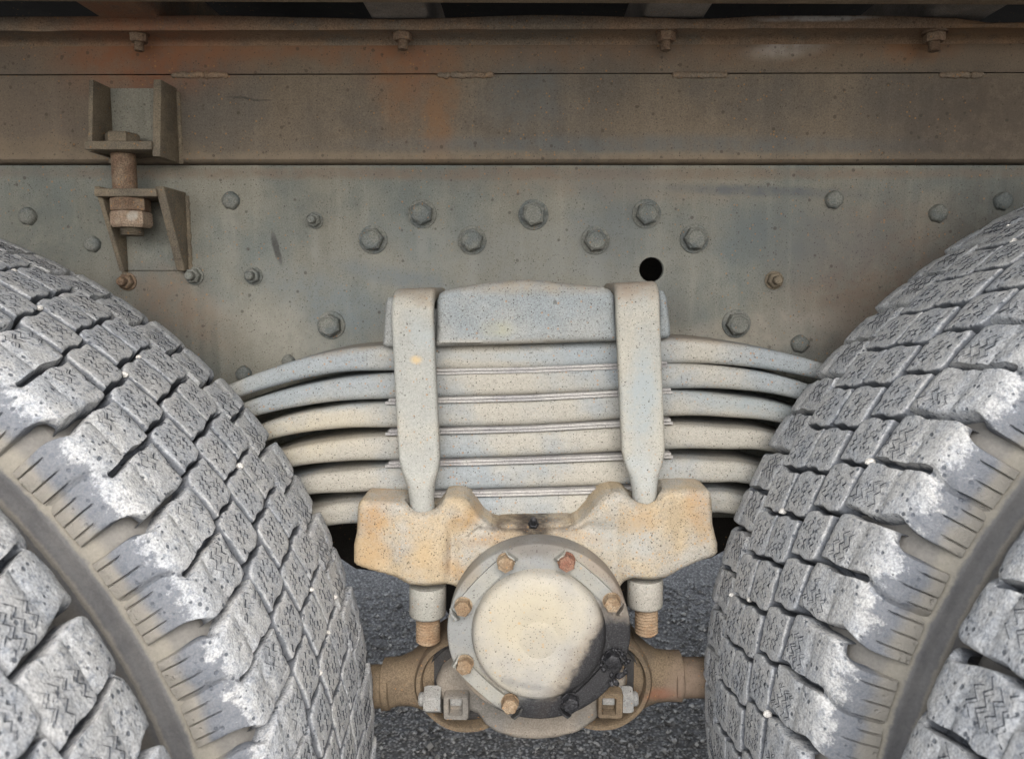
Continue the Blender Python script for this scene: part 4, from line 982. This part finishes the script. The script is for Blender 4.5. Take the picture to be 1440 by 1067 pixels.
# ------------------------------------------------------------------ trunnion cap
cap = empty('trunnion_cap', (CX, YC, CZ), 'round cream trunnion cap with eight bolts and a black oil stain', 'trunnion cap')
R0 = S(135.5, YC); RD = S(98, YC)
b = MB(); b.add(*lathe([(R0*0.97, 0.030), (R0, 0.028), (R0, 0.0025), (R0*0.992, 0.0006), (R0*0.975, 0), (RD*1.03, 0.0), (RD*0.9, 0.0005)], (CX, YC, CZ), (0, 1, 0), 128)); ring_o = b.build('flange_ring', M['flange'], cap, origin=(CX, YC, CZ), ang=50)
dp = [(RD*1.015, 0.003), (RD*1.012, -0.0002), (RD*0.995, -0.0030), (RD*0.985, -0.0065), (RD*0.95, -0.0098), (RD*0.90, -0.0118), (RD*0.80, -0.0130), (RD*0.60, -0.0138), (RD*0.30, -0.0140), (RD*0.285, -0.0137), (RD*0.27, -0.0140), (RD*0.1, -0.0142), (RD*0.01, -0.0142)]
b = MB(); b.add(*lathe(dp, (CX, YC, CZ), (0, 1, 0), 112)); b.build('dome', M['dome'], cap, origin=(CX, YC, CZ), ang=50)
bolts = [(711, 793), (797, 792), (861, 849), (862, 930), (803, 990), (717, 992), (653, 937), (651, 855)]
for i, (px, py) in enumerate(bolts):
    o = P3(px, py, YC-0.010); o.y = YC; oily = i in (3, 4); R = S(12.8, YC-.008); ph = rr.uniform(0, 1); b = MB()
    b.add(*lathe([(R*1.05, -0.0028), (R*1.05, -0.0042)], o, (0, 1, 0), 24))
    b.add(*lathe([(R, -0.004), (R, -0.0112), (R*0.92, -0.0128), (R*0.72, -0.0134)], o, (0, 1, 0), 6, phase=ph))
    b.build('bolt', M['oil'] if oily else (M['redbolt'] if i == 1 else M['capbolt']), ring_o, origin=o, ang=28, label='bolt caked in black oil' if oily else None)
M['strap'] = cap_material('lock_strap_paint_with_oil', (0.265, 0.255, 0.22), (0.225, 0.228, 0.215), 2)
for (i, j) in ((7, 0), (1, 2), (6, 5), (4, 3)):
    a = P3(*bolts[i], YC-.003); c = P3(*bolts[j], YC-.003); d = (c-a).normalized(); nrm = Vector((-d.z, 0, d.x)); w = S(11.5, YC)
    cen = Vector((CX, 0, CZ)); mid = (a+c)/2
    if (Vector((mid.x, 0, mid.z))-cen).dot(nrm) < 0: nrm = -nrm
    y0_, y1_ = YC-0.0038, YC+0.001; b = MB(); V = []
    A = a-d*w*1.0; C_ = c+d*w*1.0
    # strap bows slightly round the dome
    pts = []
    for k in range(9):
        f = k/8; p = A.lerp(C_, f) + nrm*0.0*math.sin(PI*f); bow = S(4, YC)*math.sin(PI*f)
        for s_ in (-1, 1): pts.append((p.x+nrm.x*(s_*w*(0.92 if s_ > 0 else 0.85)+bow), p.z+nrm.z*(s_*w*(0.92 if s_ > 0 else 0.85)+bow)))
    n = len(pts); V = [(q[0], y0_, q[1]) for q in pts]+[(q[0], y1_, q[1]) for q in pts]; F = []
    for k in range(8):
        q = 2*k; F += [(q, q+2, q+3, q+1), (n+q, n+q+1, n+q+3, n+q+2), (q, n+q, n+q+2, q+2), (q+1, q+3, n+q+3, n+q+1)]
    F += [(0, 1, n+1, n), (16, n+16, n+17, 17)]
    b.add(V, F)
    # bent-up locking tabs against the bolt heads
    for (cc, sg) in ((a, -1), (c, 1)):
        dd = (d*sg+nrm*0.15).normalized(); nn = Vector((-dd.z, 0, dd.x)); base = Vector((cc.x, 0, cc.z))+dd*S(14, YC)
        tw = S(11, YC); q0 = base-nn*tw; q1 = base+nn*tw; qt = base; tk = dd*0.0018
        V = [(q0.x, YC-.002, q0.z), (q1.x, YC-.002, q1.z), (qt.x+nn.x*.003, YC-.0095, qt.z+nn.z*.003), (qt.x-nn.x*.003, YC-.0095, qt.z-nn.z*.003)]
        V += [(p[0]+tk.x, p[1], p[2]+tk.z) for p in V]; b.add(V, [(0,1,2,3),(7,6,5,4),(0,4,5,1),(1,5,6,2),(2,6,7,3),(3,7,4,0)])
    b.build('lock_strap', M['strap'], ring_o, ang=30)
rg = random.Random(9); b = MB()
for k in range(24):
    a = rg.uniform(-1.2, 3.6); rad = S(rg.uniform(16, 24), YC); o = P3(863, 930, YC); r = rg.uniform(0.0012, 0.0026)
    bm = bmesh.new(); bmesh.ops.create_icosphere(bm, subdivisions=2, radius=r)
    cc = Vector((o.x+rad*math.cos(a), YC-0.003-rg.random()*.002, o.z+rad*math.sin(a)*(1 if math.sin(a) > 0 else 1.1)))
    if k > 19: cc = P3(868+rg.uniform(-9, 9), 953+rg.uniform(-8, 8), YC-.004)
    st_ = rg.uniform(.8, 2.2)
    V = []
    for q in bm.verts:
        p = q.co*(1+0.5*mnoise.noise(q.co*600+Vector((k, 0, 0)))); tx = Vector((-math.sin(a), 0, math.cos(a))); p = p+tx*(p.dot(tx)*(st_-1)); V.append(tuple(p+cc))
    b.add(V, [tuple(q.index for q in f.verts) for f in bm.faces]); bm.free()
b.build('grease_clumps', M['oil'], cap, ang=180)['kind'] = 'stuff'
# trunnion shaft behind it, crossing to the far side
b = MB(); b.add(*lathe([(S(118, .68), 0), (S(118, .68), 0.09), (0.055, 0.12), (0.055, 1.08), (0.08, 1.11), (0.08, 1.19)], (CX, YC+0.031, CZ), (0, 1, 0), 72)); tag(b.build('trunnion_shaft', M['bracketlow'], ang=35), 'thick trunnion shaft behind the round cap, crossing under the truck', 'shaft')

# ------------------------------------------------------------------ trunnion bracket below
YBK = 0.705
tb = empty('trunnion_bracket', P3(757, 1000, YBK), 'grey brown trunnion bracket with two clamp blocks, below the round cap', 'bracket')
L = [(612, 962), (620, 946), (640, 930), (660, 925), (860, 925), (872, 940), (882, 958), (880, 975), (862, 990), (848, 1003), (838, 1016), (814, 1031), (785, 1039), (755, 1042), (725, 1040), (697, 1032), (680, 1020), (670, 1007), (660, 1003), (640, 1000), (622, 990), (614, 978)]
def hfb(x, z, d):
    z0_ = P(757, 1012, YBK)[1]; return -0.012*smooth1((z0_-z)/0.01)*0.6 + 0.001*mnoise.noise(Vector((x*60, z*60, 0)))
V, F = relief(PP(L, YBK), YBK, 0.008, 0.07, 0.0024, hfb); b = MB(); b.add(V, F); b.build('casting', M['bracketlow'], tb, ang=60)
for (x0_, x1_, y0_, y1_, wx0, wx1, wy0, wy1) in ((623, 659, 979, 1013, 631, 650, 983, 1006), (841, 876, 974, 1011, 847, 866, 982, 1005)):
    Yb_ = 0.692; ax_, az_ = P(x0_, y0_, Yb_); bx_, bz_ = P(x1_, y1_, Yb_); ix0, iz0 = P(wx0, wy0, Yb_); ix1, iz1 = P(wx1, wy1, Yb_)
    cx_, cz_ = (ax_+bx_)/2, (az_+bz_)/2; o_ = rrect(bx_-ax_, az_-bz_, 0.003, 4); i_ = rrect(ix1-ix0, iz0-iz1, 0.0015, 4); icx, icz = (ix0+ix1)/2, (iz0+iz1)/2
    n = len(o_); V = []
    for q in o_: V.append((cx_+q[0], Yb_+0.04, cz_+q[1]))
    for q in o_: V.append((cx_+q[0], Yb_+0.0015, cz_+q[1]))
    for q in o_: V.append((cx_+q[0]*.93, Yb_, cz_+q[1]*.93))
    for q in i_: V.append((icx+q[0]*1.06, Yb_, icz+q[1]*1.06))
    for q in i_: V.append((icx+q[0], Yb_+0.0015, icz+q[1]))
    for q in i_: V.append((icx+q[0]*.9, Yb_+0.010, icz+q[1]*.9))
    F = [(a*n+k, a*n+(k+1) % n, (a+1)*n+(k+1) % n, (a+1)*n+k) for a in range(5) for k in range(n)]; F.append(tuple(5*n+k for k in range(n)))
    b = MB(); b.add(V, F); b.build('clamp_block', M['rod'] if x0_ > 700 else M['bracketlow'], tb, ang=40)
    b = MB(); b.add(*box(icx-(ix1-ix0)*.45, icx+(ix1-ix0)*.45, Yb_+0.0045, Yb_+.0098, icz-0.001, icz+(iz0-iz1)*.44, 0.001)); b.build('clamp_wedge', M['greynut'], tb)
for (x0_, x1_, y0_, y1_, sg) in ((597, 621, 964, 1001, -1), (870, 889, 963, 1001, 1)):
    Yn = 0.700; a = P3(x0_ if sg > 0 else x1_, (y0_+y1_)/2, Yn+.006); c = P3(x1_ if sg > 0 else x0_, (y0_+y1_)/2, Yn+.006); L_ = (c-a).length; R = S((y1_-y0_)/2*1.12, Yn)
    b = MB(); b.add(*lathe([(R, 0), (R, L_*.8), (R*.9, L_)], a, (c-a), 6, phase=PI/2+0.1)); b.build('clamp_nut', M['greynut'], tb, origin=a, ang=30)
    e = c+(c-a).normalized()*0.005; b = MB(); b.add(*lathe([(R*.5, -.004), (R*.5, 0.004), (R*.4, 0.0055)], c, (c-a), 16)); b.build('bolt_end', M['greynut'], tb, origin=c, ang=30)

# ------------------------------------------------------------------ torque rods
def torque_rod(ex, ey, sg, tube, collar, label, mat):
    YE = 0.735; ox, oz = P(ex, ey, YE); ro = S(74, YE); ri = S(63, YE)
    t = empty('torque_rod', (ox, YE, oz), label, 'torque rod', 'torque rods below the saddle')
    # eye ring
    prof = [(ri, -0.020), (ri+0.0016, -0.024), (ro-0.0018, -0.024), (ro, -0.021), (ro, 0.032), (ri, 0.034)]
    V, F = lathe(prof, (ox, YE, oz), (0, 1, 0), 80, jitter=0.02, close=False); n = 80; m = len(prof)
    F += [((m-1)*n+k, (m-1)*n+(k+1) % n, (k+1) % n, k) for k in range(n)]
    b = MB(); b.add(V, F); b.build('eye_ring', mat, t, ang=40)
    b = MB(); b.add(*lathe([(ri-0.0004, -0.012), (ri-0.004, -0.014), (ri*0.80, -0.008), (ri*0.60, -0.002), (ri*0.58, 0.02), (ri-.0004, 0.03)], (ox, YE, oz), (0, 1, 0), 64)); b.build('rubber_bush', M['rubber'], t, ang=50)
    b = MB(); b.add(*lathe([(ri*.64, -0.006), (ri*.62, -0.014), (ri*.58, -0.015), (ri*.54, -.010), (ri*.45, -.010), (ri*.42, -0.02), (ri*.3, -.022)], (ox, YE, oz), (0, 1, 0), 64)); b.build('pin_sleeve', mat, t, ang=40)
    # shank: lofted sections from the eye out to the tube
    secs = []; pp = []
    for (px, ya, yb, dep) in collar:
        xa_, z1_ = P(px, ya, YE); _, z2_ = P(px, yb, YE); pp.append((xa_, YE+0.004, (z1_+z2_)/2)); secs.append(rrect(z1_-z2_, dep, min(dep, z1_-z2_)/2*.85, 7))
    b = MB(); b.add(*sweep(pp, [(0, 0, 1)]*len(pp), [(0, 1, 0)]*len(pp), secs)); b.build('shank', mat, t, ang=50)
    a = P3(tube[0], (tube[1]+tube[2])/2, YE+.002); c = P3(tube[3], (tube[4]+tube[5])/2, YE+.002); R = S((tube[2]-tube[1])/2, YE)
    b = MB(); b.add(*lathe([(R, 0), (R, (c-a).length)], a, (c-a), 40, jitter=0.01)); b.build('tube', mat, t)
    b = MB(); rc = R*1.09; d = (c-a).normalized()
    b.add(*lathe([(R*.98, -0.0085), (rc, -0.0075), (rc*1.012, -0.004), (rc, -0.001), (R*.99, 0.0)], a+d*0.001, d, 40, jitter=0.03)); b.build('weld_collar', mat, t, ang=60)
torque_rod(657, 947, -1, (540, 933, 995, 300, 940, 1002), [(538, 931, 997, .042), (560, 929, 990, .040), (578, 921, 990, .040), (592, 908, 994, .040), (604, 897, 1000, .038), (612, 890, 1004, .034)],
           'tan torque rod running left from the trunnion bracket to behind the left tyre', M['rod'])
torque_rod(842, 944, 1, (957, 923, 981, 1200, 921, 979), [(958, 920, 984, .042), (940, 920, 984, .040), (925, 918, 985, .040), (912, 910, 990, .040), (898, 897, 998, .038), (890, 890, 1003, .034)],
           'rusty reddish torque rod running right from the trunnion bracket to behind the right tyre', M['rod'])
# pinched bolt lump on the left rod collar
print('objects', len(bpy.data.objects), 'tris', sum(len(o.data.polygons)*2 for o in bpy.data.objects if o.type == 'MESH'))
